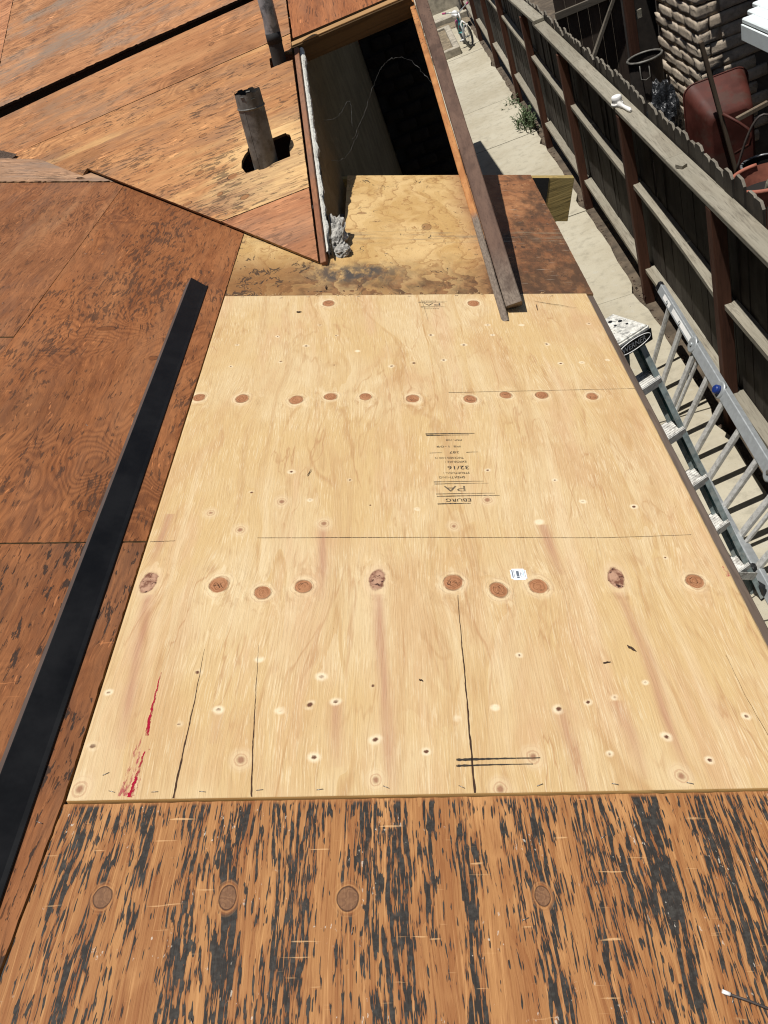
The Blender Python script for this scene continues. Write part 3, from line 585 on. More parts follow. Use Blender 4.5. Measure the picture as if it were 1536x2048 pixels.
for k, (L, wd) in enumerate([([(.235,.606),(.544,.602),(.989,.592),(1.18,.598)], .0013), ([(.005,.598),(.058,.600)], .0012), ([(.70,1.193),(.843,1.196),(1.221,1.205)], .0012)]):
    ribbon('pencil_line', L, wd, 'pencil', sheet, seed=k+20, taper=False, n=120, wob=.0002)
# red chalk smear
ribbon('red_mark', [(.098,.247),(.098,.19),(.0985,.136),(.101,.115)], .006, 'red', sheet, seed=31, ends=(.15, 1), top=.0007, n=80)
ribbon('red_mark', [(.103,.085),(.101,.05),(.097,.004)], .0065, 'red', sheet, seed=32, ends=(.3, 1), top=.0007, n=70)
for k, x in enumerate((.088, .093, .084, .106)): ribbon('red_mark', [(x+.004,.12-.01*k),(x+.002,.06),(x-.004,.006)], .0055, 'red_faint', sheet, seed=40+k, ends=(.4, 1), top=.0005, n=60)
ribbon('red_mark', [(1.212,.50),(1.216,.47)], .010, 'red_faint', sheet, seed=50, ends=(.5, 1), top=.0005, n=40)
# stamps (read from the far side of the sheet)
def text(name, body, u, v, h, wid, mat, parent, top=.0006, place=on_deck, rot=math.pi, mtx=None, ext=0.0):
    cu = bpy.data.curves.new(name, 'FONT'); cu.body = body; cu.size = 1; cu.align_x = 'CENTER'; cu.align_y = 'CENTER'; cu.extrude = ext
    t = link(bpy.data.objects.new(name, cu)); dg = bpy.context.evaluated_depsgraph_get(); me = bpy.data.meshes.new_from_object(t.evaluated_get(dg))
    bpy.data.objects.remove(t); xs = np.array([q.co[:] for q in me.vertices]); ex = np.ptp(xs[:, 0]); ey = np.ptp(xs[:, 1]); cx = (xs[:, 0].max()+xs[:, 0].min())/2; cy = (xs[:, 1].max()+xs[:, 1].min())/2
    m = Matrix.Rotation(rot, 4, 'Z') @ Matrix.Diagonal((wid/ex, h/ey, 1, 1)) @ Matrix.Translation((-cx, -cy, 0))
    if mtx is None: m = Matrix.Translation((u, v, top)) @ m
    else: m = mtx @ m
    me.transform(m); me.materials.clear(); o = obj(name, me, mat, parent)
    return place(o) if mtx is None else o
for (b, u, v, h, wd, mt) in [('EBURG', .683, .7265, .011, .058, 'ink'), ('PA', .678, .7685, .020, .050, 'ink_soft'), ('SHEATHING', .676, .812, .008, .062, 'ink'), ('STRUCTURAL I', .688, .829, .007, .062, 'ink'), ('32/16', .694, .850, .014, .052, 'ink'), ('EXPOSURE 1', .690, .874, .007, .052, 'ink'), ('THICKNESS 0.438 IN', .676, .890, .008, .070, 'ink'), ('387', .690, .913, .009, .024, 'ink'), ('PS 1-09', .678, .938, .007, .060, 'ink_soft'), ('PRP-108', .694, .966, .006, .04, 'ink_soft')]:
    text('stamp_lettering', b, u, v, h, wd, mt, sheet)
for (u0, u1, v, wd) in [(.634, .71, .7135, .0035), (.634, .78, .741, .0026), (.633, .77, .7495, .002), (.632, .76, .787, .002), (.631, .75, .795, .0018), (.629, .66, .911, .002), (.72, .75, .9125, .0014), (.625, .735, .987, .0026), (.624, .75, .994, .0038), (.616, .754, .0595, .0042), (.615, .74, .0485, .0034), (.6475, .745, 1.7615, .0022), (.648, .735, 1.7565, .002), (.654, .73, 1.7285, .002), (.654, .735, 1.723, .0022)]:
    ribbon('stamp_line', [(u0, v), ((u0+u1)/2, v+.001), (u1, v+.001)], wd, 'ink', sheet, seed=int(v*999), n=30, ends=(1.1, .35), wob=.0001)
for (b, u, v, h, wd) in [('PA', .692, 1.743, .018, .055), ('EXPOSURE', .682, 1.769, .006, .05), ('SHEATHING', .688, 1.712, .006, .05)]:
    text('stamp_lettering', b, u, v, h, wd, 'ink_soft', sheet)
# price sticker
bm = bmesh.new(); box(bm, (.7675, .4675, .0002), (.8005, .500, .0008), bev=.0)
bmesh.ops.bevel(bm, geom=[e for e in bm.edges if abs(e.verts[0].co.z-e.verts[1].co.z) > 1e-5], offset=.004, segments=3, affect='EDGES')
for (a, b_, c_, d_, mi) in [(.7795, .785, .4775, .493, 1), (.7795, .785, .4725, .476, 1), (.7705, .7725, .474, .496, 1), (.7745, .7752, .476, .495, 1), (.7875, .7885, .476, .49, 1), (.7905, .7915, .482, .487, 1), (.7935, .7945, .475, .495, 2), (.797, .7975, .475, .495, 1)]:
    box(bm, (a, c_, .0008), (b_, d_, .00115), 0, mi)
on_deck(obj('price_label', bm, ['paper', 'grey_ink', 'blue_ink'], sheet))
# staples along the edges
bm = bmesh.new(); tube(bm, [(-.005, 0, -.002), (-.005, 0, .0008), (.005, 0, .0008), (.005, 0, -.002)], .0006, 5); smesh = bpy.data.meshes.new('staple'); bm.to_mesh(smesh); bm.free(); smesh.materials.append(M['steel'])
r = random.Random(3)
for (u, v) in [(.067,.014),(.135,.012),(.21,.011),(.30,.012),(.395,.011),(.50,.013),(.62,.011),(.745,.012),(.865,.011),(.985,.010),(.05,.045),(.28,1.806),(.45,1.808),(.62,1.806),(.78,1.808),(1.0,1.806),(1.1,1.80),(.19,1.80),(.06,1.81)]:
    o = obj('staple', smesh, None, sheet); o.rotation_euler = (DR.to_matrix() @ Matrix.Rotation(r.uniform(-.5, .5), 3, 'Z')).to_euler(); o.location = DK(u, v, .0006)

# ---- old lower-deck panels
def deck_poly(name, P, top, mat, label, jag=.0004, seed=0, holes=(), edge='edge'):
    o = on_deck(poly_slab(name, P, list(holes), top, .012, [mat, edge], house, jag, seed)); o['label'] = label; return o
spot = deck_poly('plywood_panel', [(-.004, -.0035), (1.24, -.0035), (1.24, -1.3), (-.03, -1.3), (-.016, -.25)], -.004, 'spot', 'orange-brown old plywood covered in black streaks', .0004, 1)
redA = deck_poly('plywood_panel', [(-.612, .606), (-.006, .606), (-.006, 3.04), (-.612, 3.04)], -.004, 'redA', 'red-brown old plywood with swirling grain under the black flashing', .0004, 2)
deck_poly('plywood_panel', [(-.612, .602), (-.0065, .602), (-.008, 0), (-.021, -.25), (-.034, -1.3), (-.612, -1.3)], -.005, 'redB', 'dark red-brown old plywood with fine black flecks', .0004, 3)
deck_poly('plywood_panel', [(-1.83, 1.555), (-.6165, 1.555), (-.6165, 3.04), (-1.83, 3.04)], -.006, 'redC', 'dull brown old plywood beside the weathered grey strip', .0004, 4)
deck_poly('plywood_panel', [(-1.83, 1.55), (-.6165, 1.55), (-.6165, -1.3), (-1.83, -1.3)], -.008, 'redC', 'dull brown old plywood below a cross joint', .0004, 5)
deck_poly('plywood_panel', [(-.003, 1.8235), (1.248, 1.8235), (1.25, 3.12), (.392, 3.12), (.390, 2.6), (.384, 2.24), (.30, 2.32), (-.003, 2.6)], -.005, 'far', 'water-stained yellow and red plywood beyond the fresh sheet', .0004, 6)
deck_poly('plywood_panel', [(-2.4, 3.046), (-.55, 3.046), (-.9, 3.36), (-1.24, 3.40), (-1.6, 3.46), (-2.4, 3.7)], -.002, 'grey_strip', 'weathered grey splintered plywood strip in the valley', .004, 7)
# splinters on the cut edge of the far panel
r = random.Random(9)
for i in range(46):
    u = r.choice([r.uniform(.0, .45), r.uniform(.5, .86), r.uniform(.0, 1.2)]); bm = bmesh.new(); L = r.uniform(.006, .022); an = r.uniform(-1.4, 1.4)
    tube(bm, [(0, 0, 0), (math.cos(an)*L*.5, math.sin(an)*L*.5, r.uniform(.001, .005)), (math.cos(an+.3)*L, math.sin(an+.3)*L, r.uniform(.0, .006))], [.0011, .0009, .0002], 4)
    o = obj('splinter', bm, 'chip_pale', sheet); on_deck(o); o.location = DK(u, 1.822+r.uniform(-.002, .008), .0003)
# fascia, barge board with its tail, rafters under the deck
def dbeam(bm, a, b, wu, ww, bev=.003): return beam(bm, DK(*a), DK(*b), wu, ww, up=DK(0, 0, 1), bev=bev)
bm = bmesh.new(); dbeam(bm, (1.236, -1.3, -.075), (1.236, 3.10, -.075), .026, .13); obj('fascia_board', bm, 'fascia', house)
bm = bmesh.new(); dbeam(bm, (.36, 3.150, -.125), (1.462, 3.150, -.125), .038, .205, bev=.002); obj('tail_board', bm, 'tail', house)
bm = bmesh.new(); dbeam(bm, (1.262, 3.1295, -.10), (1.342, 3.1295, -.10), .0016, .155, bev=0); obj('paint_patch', bm, 'black_plastic', house)
for v in (-1.0, -.4, .2, .81, 1.42, 2.03, 2.64):
    bm = bmesh.new(); dbeam(bm, (-1.8, v, -.09), (1.2, v, -.09), .038, .14); obj('rafter', bm, 'fascia', house)
r = random.Random(21)
for (u0, u1, v0, v1, n) in [(-.60, -.16, .65, 2.6, 16), (-.6, -.03, -.4, .55, 6), (.05, 1.2, -.45, -.03, 9), (.40, .80, 1.9, 3.05, 6), (1.0, 1.22, 1.9, 3.0, 5), (-1.5, -.65, 1.6, 3.0, 8)]:
    for _ in range(n):
        o = obj('staple', smesh, None, house); o.rotation_euler = (DR.to_matrix() @ Matrix.Rotation(r.uniform(-1.6, 1.6), 3, 'Z')).to_euler(); o.location = DK(r.uniform(u0, u1), r.uniform(v0, v1), -.0035)
# ---- main roof panels
def main_poly(P, mat, label, top=0.0, jag=.0012, seed=0, holes=(), name='plywood_panel', edge='edge'):
    o = on_main(poly_slab(name, [(x, S(y)) for x, y in P], [[(x, S(y)) for x, y in h] for h in holes], top, .012, [mat, edge], house, jag, seed)); o['label'] = label; return o
VX = lambda y: .281-(y-2.096)*.975
main_poly([(.287, 2.085), (.289, 2.475), (VX(2.475), 2.475)], 'tan1', 'pinkish triangular plywood offcut at the valley foot', 0, .0004, 11)
hole = [(.024, 2.715), (.012, 2.745), (.015, 2.785), (.030, 2.815), (.045, 2.830), (.046, 2.848), (.222, 2.848), (.226, 2.838), (.238, 2.828), (.243, 2.80), (.236, 2.775), (.230, 2.76), (.230, 2.694), (.10, 2.694), (.03, 2.700)]
main_poly([(.290, 2.480), (.294, 3.318), (.281, 3.318), (.262, 3.322), (.188, 3.322), (.186, 3.398), (.21, 3.40), (.262, 3.398), (.282, 3.385), (.296, 3.378), (.300, 3.516), (-1.40, 3.516), (-1.40, 3.22), (-.95, 3.05), (-.80, 3.10), (-.765, 3.166), (VX(2.480), 2.480)], 'tan2', 'sun-bleached tan plywood with the vent pipe hole', 0, .0004, 12, holes=[hole])
main_poly([(.300, 3.5225), (.303, 3.918), (-.6, 3.915), (-1.4, 3.885), (-2.4, 3.87), (-2.4, 3.44), (-1.6, 3.46), (-1.11, 3.5205)], 'tan3', 'smooth brown plywood strip under the open gap', 0, .0004, 13)
main_poly([(.303, 3.972), (.306, 6.94), (-1.430, 6.94), (-1.430, 3.985), (-.6, 3.990)], 'tan4', 'grey-blotched tan plywood above the open gap', .004, .0022, 14, edge='edge_shade')  # edge coloured dark so the gap below it reads as shade
main_poly([(-1.435, 3.985), (-1.435, 6.94), (-3.2, 6.94), (-3.2, 3.985)], 'tan1', 'pinkish plywood at the far end of the open gap', .004, .0004, 15)
main_poly([(.310, 3.478), (.93, 3.470), (.93, 6.94), (.312, 6.94)], 'red6', 'orange-brown plywood over the gable overhang', -.002, .0004, 16)
# back slope (out of frame, shades the path)
bm = bmesh.new(); vs = [bm.verts.new(p) for p in ((-3.2, 6.95, 1.675), (.95, 6.95, 1.675), (.95, 12.3, -.27), (-3.2, 12.3, -.27))]; bm.faces.new(vs)
bmesh.ops.solidify(bm, geom=bm.faces[:], thickness=.02); obj('back_roof_slope', bm, 'tan4', house)
r = random.Random(22)
for (x0, x1, y0, y1, n) in [(-.6, .25, 2.9, 3.45, 12), (-.2, .25, 2.3, 2.65, 6), (-1.2, .28, 3.55, 3.88, 10), (-1.3, .28, 4.05, 4.8, 10)]:
    for _ in range(n):
        o = obj('staple', smesh, None, house); o.rotation_euler = (MR.to_matrix() @ Matrix.Rotation(r.uniform(-1.6, 1.6), 3, 'Z')).to_euler(); x = r.uniform(x0, x1); y = r.uniform(y0, y1); y = max(y, 2.12+(.281-x)/.975); o.location = MN(x, y, .0008 if y < 3.95 else .0045)
bm = bmesh.new(); beam(bm, MN(-3.1, 4.025, -.10), MN(.30, 4.025, -.10), .038, .165, up=MN(0, 3, 1)-MN(0, 3, 0), bev=0); obj('gap_dark_backing', bm, 'edge_shade', house)  # dark board added behind the open gap to make it look black
# lookout board, rake trim, plaster edge
bm = bmesh.new(); beam(bm, MN(.29, 3.437, -.052), MN(.87, 3.437, -.052), .032, .088, up=MN(0, 3, 1)-MN(0, 3, 0)); obj('lookout_board', bm, 'lookout', house)
bm = bmesh.new(); beam(bm, MN(.30, 3.440, -.0045), MN(.855, 3.440, -.0045), .030, .006, up=MN(0, 3, 1)-MN(0, 3, 0), bev=.001); obj('lookout_lit_top', bm, 'lookout_lit', house)  # thin pale strip standing in for the sunlit top of the lookout
bm = bmesh.new(); beam(bm, MN(.3045, 2.075, -.0195), MN(.3175, 3.40, -.0195), .022, .035, up=MN(0, 3, 1)-MN(0, 3, 0), bev=.002); obj('rake_trim', bm, 'trim', house)
bm = bmesh.new(); n = 130; ring = []
for i in range(n+1):
    t = i/n; y = 2.14+(3.42-2.14)*t; x0 = .318+.012*t; wd = .016+.009*mnoise.noise((y*13, 3, 1))+.005*mnoise.noise((y*70, 3, 1)); zz = MN(0, y, -.022).z+.003*mnoise.noise((y*45, 7, 2)); yy = y
    sc_ = 1 if t > .12 else t/.12*.7+.3
    ring.append([bm.verts.new(q) for q in ((x0, yy, zz), (x0+wd*.55, yy, zz+.003), (x0+wd*sc_, yy, zz-.003), (x0+wd*sc_+.001, yy, zz-.018), (x0, yy, zz-.03))])
for A, B in zip(ring, ring[1:]):
    for k in range(4): bm.faces.new((A[k], B[k], B[k+1], A[k+1]))
bmesh.ops.recalc_face_normals(bm, faces=bm.faces); obj('plaster_edge', bm, 'plaster', house)
# gable wall in cream stucco (its top follows the rake)
bm = bmesh.new(); rows = []
ys = list(np.linspace(2.12, 3.6, 60))+list(np.linspace(3.8, 7.56, 20))
for y in ys:
    zt = MN(0, y, -.030).z if y < 6.95 else MN(0, 6.95, -.030).z-(y-6.95)*.364
    rows.append([bm.verts.new((.339+(.006*mnoise.noise((y*9, z*9, 1))+.003*mnoise.noise((y*30, z*30, 5)) if y < 3.6 else 0), y, z)) for z in [zt-d for d in list(np.linspace(0, .5, 22))]+[ZG-.1]])
for A, B in zip(rows, rows[1:]):
    for k in range(len(A)-1): bm.faces.new((A[k], A[k+1], B[k+1], B[k]))
bmesh.ops.recalc_face_normals(bm, faces=bm.faces)
for f in bm.faces:
    if f.normal.x < 0: f.normal_flip()
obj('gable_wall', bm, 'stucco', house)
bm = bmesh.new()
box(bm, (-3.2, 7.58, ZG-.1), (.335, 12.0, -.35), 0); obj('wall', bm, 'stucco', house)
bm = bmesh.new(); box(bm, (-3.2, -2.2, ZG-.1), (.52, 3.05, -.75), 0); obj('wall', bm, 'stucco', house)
bm = bmesh.new(); box(bm, (-3.2, 2.2, -.55), (.28, 7.5, -.5), 0); obj('attic_dark_sheet', bm, 'attic', house)  # near-black sheet added under the roof so its holes look dark
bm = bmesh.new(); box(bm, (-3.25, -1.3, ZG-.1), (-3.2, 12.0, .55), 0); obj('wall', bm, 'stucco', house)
# block chimney of this house, in the shade of the overhang
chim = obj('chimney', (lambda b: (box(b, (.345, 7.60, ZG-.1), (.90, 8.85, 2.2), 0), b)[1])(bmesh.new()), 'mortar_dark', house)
def block_mesh(name, L, W, H, seed, mat, rough=.006):
    rr = random.Random(seed); bm = bmesh.new(); bmesh.ops.create_cube(bm, size=1); bmesh.ops.subdivide_edges(bm, edges=bm.edges[:], cuts=2, use_grid_fill=True)
    for v in bm.verts:
        c = v.co*2; n = mnoise.noise(Vector((c.x*2+seed*3, c.y*2, c.z*2))); k = 1-.05*max(0, abs(c.x)+abs(c.y)+abs(c.z)-2.0)
        v.co = Vector((c.x*L/2*(1-.012*(abs(c.z) > .9)), c.y*W/2*k, c.z*H/2*(1-.02*(abs(c.x) > .9))))
        v.co += Vector((rr.gauss(0, rough*.5), n*rough*1.3+rr.gauss(0, rough*.5)-.010*max(0, -c.z)*(-1 if c.y > 0 else 1)*.3, rr.gauss(0, rough*.6)))
    me = bpy.data.meshes.new(name); bm.to_mesh(me); bm.free(); me.materials.append(M[mat]); me.polygons.foreach_set('use_smooth', [True]*len(me.polygons)); return me
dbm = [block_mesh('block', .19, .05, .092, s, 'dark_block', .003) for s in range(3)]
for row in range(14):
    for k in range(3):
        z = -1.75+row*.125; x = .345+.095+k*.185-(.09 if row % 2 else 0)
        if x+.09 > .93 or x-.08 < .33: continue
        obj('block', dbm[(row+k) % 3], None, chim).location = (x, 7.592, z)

# ==================================================================== THINGS ON THE ROOF
# barge rafter: two boards side by side
bt = wthing('barge_rafter', 'doubled weathered barge rafter resting its end on the fresh plywood sheet', 'timber', (.89, 1.65, -.34))
up = Vector((0, -sa, ca))
def barge(x0, x1, y0, z0, L, wd, hh, mat, mi_end):
    p0 = Vector((x0, y0, z0)); d = Vector((x1-x0, L*ca, L*sa)); p1 = p0+d; bm = bmesh.new(); n = 60; rr = random.Random(int(x0*1000)); rows = []
    for i in range(n+1):
        t = i/n; c = p0+d*t; j = rr.gauss(0, .0008); w2 = wd/2
        h2 = min(hh, max(.012, (c.z-(-(c.x)*math.tan(PITCH)))-.002)) if t < .12 else hh
        rows.append([bm.verts.new(c+Vector((-w2+.003, 0, 0))), bm.verts.new(c+Vector((w2-.003+j, 0, 0))), bm.verts.new(c+Vector((w2+j, 0, -.003))), bm.verts.new(c+Vector((w2, 0, 0))-Vector((0, 0, h2))), bm.verts.new(c+Vector((-w2, 0, 0))-Vector((0, 0, h2))), bm.verts.new(c+Vector((-w2, 0, -.003)))])
    for A, B in zip(rows, rows[1:]):
        for k in range(6): bm.faces.new((A[k], A[(k+1) % 6], B[(k+1) % 6], B[k]))
    for k in (3, 4): rows[0][k].co.y += .035
    bm.faces.new(rows[0]); bm.faces.new(list(reversed(rows[-1]))); bmesh.ops.recalc_face_normals(bm, faces=bm.faces)
    return obj('board', bm, mat, bt)
def mat_barge(name, ca_, cb_, ya, yb):       # bare orange wood with weathered greyed foot
    g = G(name); p = g.obj(); x, y, z = g.sep(p)
    n0 = g.noise(g.map(p, (1, .06, 1)), 30, 4, .6, .5); n1 = g.noise(g.map(p, (1, .05, 1)), 190, 4, .65); n2 = g.noise(g.map(p, (1, .4, 1)), 16, 4)
    c = g.mix(g.ss(n0, .35, .65), ca_, cb_); c = g.mix(g.ss(n1, .52, .72, 0, .4), c, sc3(cb_, .4))
    k = g.ss(g.add(y, g.mul(g.add(n2, -.5), .12)), ya, yb); gr = g.mix(g.ss(n1, .35, .65), (.21, .165, .125), (.125, .095, .072)); c = g.mix(k, gr, c)
    k2 = g.mul(g.ss(n2, .55, .68), .5); c = g.mix(k2, c, sc3(cb_, .5))
    dk_ = g.mul(g.ss(g.noise(p, 90, 2), .62, .68), g.ss(y, 3.0, 3.2)); c = g.mix(g.mul(dk_, .8), c, (.03, .02, .015))
    return g.fin(c, .72, g.bump(g.add(n0, n1), .4, .003), sp=.25)
M['bl'] = mat_barge('orange_barge_board', (.47, .215, .075), (.36, .145, .048), 2.07, 2.13); M['br'] = mat_barge('brown_barge_board', (.135, .080, .055), (.092, .053, .037), 1.70, 1.95)
bL = barge(.8635, .872, 1.618, -.3125, 5.65, .024, .085, 'bl', 0); bL['label'] = 'orange board with a grey weathered foot'
bR = barge(.9035, .925, 1.675, -.293, 5.60, .053, .085, 'br', 0); bR['label'] = 'dark brown weathered board'
# black drip-edge flashing lying on the old panel
bm = bmesh.new(); n = 40; rows = []
prof = [(-.074, .001), (-.073, .002), (-.058, .018), (-.0565, .0185), (-.006, .0035), (.002, .0025), (.0025, .0)]
for i in range(n+1):
    v = -.75+(1.905+.75)*i/n; uc = -.062-.018*((v-.6)/1.3)**2*(1 if v > .6 else -.25) if False else -.060+(-.010)*(v-.6)
    rows.append([bm.verts.new(DK(uc+pu, v+(.030 if (j in (2, 3) and i == n) else 0), pw-.003)) for j, (pu, pw) in enumerate(prof)])
for A, B in zip(rows, rows[1:]):
    for k in range(len(prof)-1): f = bm.faces.new((A[k], A[k+1], B[k+1], B[k])); f.material_index = 1 if k == 1 or k == 0 else 0
bmesh.ops.recalc_face_normals(bm, faces=bm.faces)
for f in bm.faces:
    if f.normal.z < 0: f.normal_flip()
bmesh.ops.solidify(bm, geom=bm.faces[:], thickness=.0006)
tag(obj('drip_edge_flashing', bm, ['black_metal', 'lip']), 'long black folded metal drip edge lying on the red-brown plywood', 'flashing')
# vent pipes
def pipe(name, label, p0, p1, r, mat, top_fn):
    t = wthing(name, label, 'vent pipe', p0); p0, p1 = Vector(p0), Vector(p1)
    ax = (p1-p0).normalized(); bm = bmesh.new(); L = (p1-p0).length; bot = p0-ax*.35
    top_fn(bm, t, p0, p1, ax, r, bot, mat); return t
def big_top(bm, t, p0, p1, ax, r, bot, mat):
    q = p1-ax*.055
    tube(bm, [bot, q], r, 28, cap=False); s = ax.orthogonal().normalized(); b = ax.cross(s)
    obj('pipe_body', bm, mat, t); bm = bmesh.new()
    tube(bm, [q-ax*.004, q-ax*.001, q+ax*.003, q+ax*.004], [r+.0005, r+.0035, r+.0035, r+.001], 28, cap=False); obj('bead', bm, mat, t)
    bm = bmesh.new(); n = 56; rr = random.Random(2); lo = []; hi = []; li = []
    for k in range(n):
        a = k*2*math.pi/n; d = s*math.cos(a)+b*math.sin(a); hgt = .058*(1 if (k//4) % 2 else .93)+rr.uniform(-.001, .001)
        lo.append(bm.verts.new(q+d*(r+.001))); hi.append(bm.verts.new(q+d*(r-.001)+ax*hgt)); li.append(bm.verts.new(q+d*(r-.003)-ax*.1))
    for k in range(n):
        j = (k+1) % n; bm.faces.new((lo[k], lo[j], hi[j], hi[k])); bm.faces.new((hi[k], hi[j], li[j], li[k])).material_index = 1
    obj('crimped_collar', bm, [mat, 'inside'], t)
    for k, a in enumerate((.3, .9, 1.6, 3.6, 4.4)):
        d = s*math.cos(a)+b*math.sin(a); e = ax.cross(d); c = q+ax*(.035+.012*(k % 2)); bm = bmesh.new()
        beam(bm, c+d*(r-.02), c+d*(r+.004), .016, .0012, up=ax+d*.3, bev=0); obj('bent_tab', bm, 'galv', t)
    bm = bmesh.new(); a = 4.95; d = Vector((-.45, -.89, 0)).normalized(); beam(bm, bot+d*(r+.0004), q+d*(r+.0004), .005, .0016, up=d, bev=0); obj('seam', bm, mat, t)
pipe('vent_pipe', 'short wide galvanised vent pipe with a crimped open top in the roof hole', (.118, 2.735, .137), (.163, 2.735, .395), .0525, 'galv', big_top)
def thin_top(bm, t, p0, p1, ax, r, bot, mat):
    tube(bm, [bot, p0+ax*.115], r*1.02, 20, cap=False); obj('pipe_base', bm, 'inside', t); bm = bmesh.new()
    tube(bm, [p0+ax*.075, p0+ax*.115], r*1.10, 20); obj('tar_band', bm, 'tar', t); bm = bmesh.new(); P = [p0+ax*(.11+.055*i)+Vector((.003*math.sin(i*1.3), .003*math.cos(i*2), 0)) for i in range(9)]
    tube(bm, P, [r*1.12, r*1.02, r*1.04, r, r, r, r*.98, r, r], 20, cap=False); obj('pipe_body', bm, mat, t)
pipe('vent_pipe', 'slim grey vent pipe with a black tar band beside the roof opening', (.232, 3.352, .363), (.275, 3.35, .62), .031, 'galv_dark', thin_top)
# broken plaster at the foot of the gable wall
t = tag(blob('plaster_rubble', tuple(DK(.352, 2.285, .012)), (.048, .11, .045), 'rubble', None, 5, .33, 1.9, 4), 'crumbled grey-white lump of broken plaster at the foot of the gable wall', 'rubble')
t.rotation_euler = (.25, 0, -.12)
t = blob('mortar_crust', tuple(DK(.385, 2.20, .004)), (.032, .05, .022), 'rubble', None, 4, .35, 2.2, 9); tag(t, 'small dark crumb of mortar beside the plaster lump', 'rubble')
# loose bits on the deck
def chip(name, label, u, v, L, wd, ang, mat, th=.002, cat='splinter', w0=.0):
    bm = bmesh.new(); rr = random.Random(int(u*1000)); P = []
    for i in range(6): t = i/5; P.append((math.cos(ang)*(t-.5)*L+rr.gauss(0, wd*.18), math.sin(ang)*(t-.5)*L+rr.gauss(0, wd*.18), th*.6+rr.uniform(0, th)))
    tube(bm, P, [wd*.15, wd*.5, wd*.45, wd*.5, wd*.3, wd*.08], 5); o = tag(obj(name, bm, mat), label, cat)
    o.rotation_euler = DR; o.location = DK(u, v, w0); return o
chip('bark_chip', 'forked dark bark chip on the fresh sheet, right of the long centre split', .965, .284, .020, .005, -.8, 'chip')
chip('bark_chip', 'thin dark bark sliver on the fresh sheet, just below a forked chip', .910, .253, .014, .003, .15, 'chip')
chip('bark_chip', 'tiny dark crumb on the fresh sheet, left of the long centre split', .567, .219, .008, .003, -.6, 'chip')
chip('bark_chip', 'dark flake on the fresh sheet near its top edge and a red knot', .257, 1.692, .018, .005, .1, 'chip')
chip('wood_splinter', 'curled dark fibre shaped like a hook on the fresh sheet', .335, .835, .03, .002, 1.2, 'chip')
chip('wood_splinter', 'brown upright sliver on the fresh sheet beside the barge rafter', 1.035, 1.715, .045, .003, 1.5, 'chip')
chip('wood_splinter', 'long fine strand on the fresh sheet right of the barge rafter', 1.10, 1.73, .15, .0012, -.42, 'chip', .003)
chip('roofing_nail', 'bent rusty roofing nail at the grey stain above the fresh sheet', .337, 1.885, .03, .005, 1.5, 'chip', .004, 'nail', -.004)
chip('roofing_nail', 'rusty nail lying on the weathered grey strip', -.83, 3.075, .045, .007, .1, 'chip', .004, 'nail', -.002)
t = wthing('wire', 'thin dark wire with a white tip on the black-streaked plywood', 'wire', DK(.95, -.295, 0))
bm = bmesh.new(); tube(bm, [DK(.938, -.2885, .003), DK(.96, -.297, .004), DK(.99, -.309, .003), DK(1.05, -.338, .003), DK(1.12, -.37, .002)], .0017, 7); obj('wire_body', bm, 'wire', t)
bm = bmesh.new(); tube(bm, [DK(.930, -.285, .003), DK(.939, -.2888, .003)], .0026, 8); obj('tip', bm, 'white', t)
fs = tag(obj('felt_scrap', (lambda b: (b.faces.new([b.verts.new(MN(x, y, .012)) for x, y in ((-1.60, 3.20), (-1.185, 3.485), (-1.30, 3.58), (-1.75, 3.72))]), bmesh.ops.solidify(b, geom=b.faces[:], thickness=.004), b)[2])(bmesh.new()), 'felt'), 'stiff brown roofing felt scrap over the weathered grey strip', 'felt')
# cobwebs in the opening
t = wthing('cobweb', 'torn cobweb strands hanging across the dark roof opening', 'cobweb', (.6, 3.1, .2))
for k, L in enumerate([[(.855, 2.93, .13), (.79, 3.06, .235), (.70, 3.13, .245), (.63, 3.10, .20), (.56, 3.0, .12), (.47, 2.90, .05)], [(.35, 3.10, .12), (.42, 3.13, .10), (.50, 3.19, .16), (.47, 3.05, .06)], [(.36, 2.84, .02), (.42, 2.84, .0), (.50, 2.93, .06)]]):
    P = []; rr = random.Random(k); L = [Vector(q) for q in L]
    for _ in range(2): L = [L[0]]+[q for a, b in zip(L, L[1:]) for q in (a.lerp(b, .25), a.lerp(b, .75))]+[L[-1]]
    for a, b in zip(L, L[1:]):
        for i in range(3): P.append(a.lerp(b, i/3)+Vector((rr.gauss(0, .0018), rr.gauss(0, .0018), rr.gauss(0, .002))))
    bm = bmesh.new(); tube(bm, P, [.0002+.0005*abs(rr.gauss(0, 1)) for _ in P], 4); obj('strand', bm, 'web', t)
# ==================================================================== BELOW: FENCE
PY = [1.6, 4.10, 6.30, 8.90, 11.50, 14.30, 17.20, 20.2, 23.2]
fence = wthing('fence', 'weathered dog-ear picket fence with brown posts and a flat cap rail', 'fence', (2.3, 10, ZG))
pms = []
for s in range(5):
    rr = random.Random(s); bm = bmesh.new(); wv = .139; ear = .036; top = 1.83; j = lambda a: rr.uniform(-a, a)
    P = [(-wv/2, 0), (wv/2, 0), (wv/2+j(.001), top-ear+j(.008)), (wv/2-ear*.9, top+j(.004)), (-wv/2+ear*.9, top+j(.004)), (-wv/2, top-ear+j(.008))]
    A = [bm.verts.new((0, y, z)) for y, z in P]; B = [bm.verts.new((.017, y, z)) for y, z in P]
    bm.faces.new(A); bm.faces.new(list(reversed(B)))
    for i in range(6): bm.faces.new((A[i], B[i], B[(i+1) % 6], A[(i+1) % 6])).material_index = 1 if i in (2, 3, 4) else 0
    bmesh.ops.recalc_face_normals(bm, faces=bm.faces); me = bpy.data.meshes.new('picket'); bm.to_mesh(me); bm.free(); me.materials.append(M['picket']); me.materials.append(M['picket_lit']); pms.append(me)
r = random.Random(4); y = 2.2; i = 0
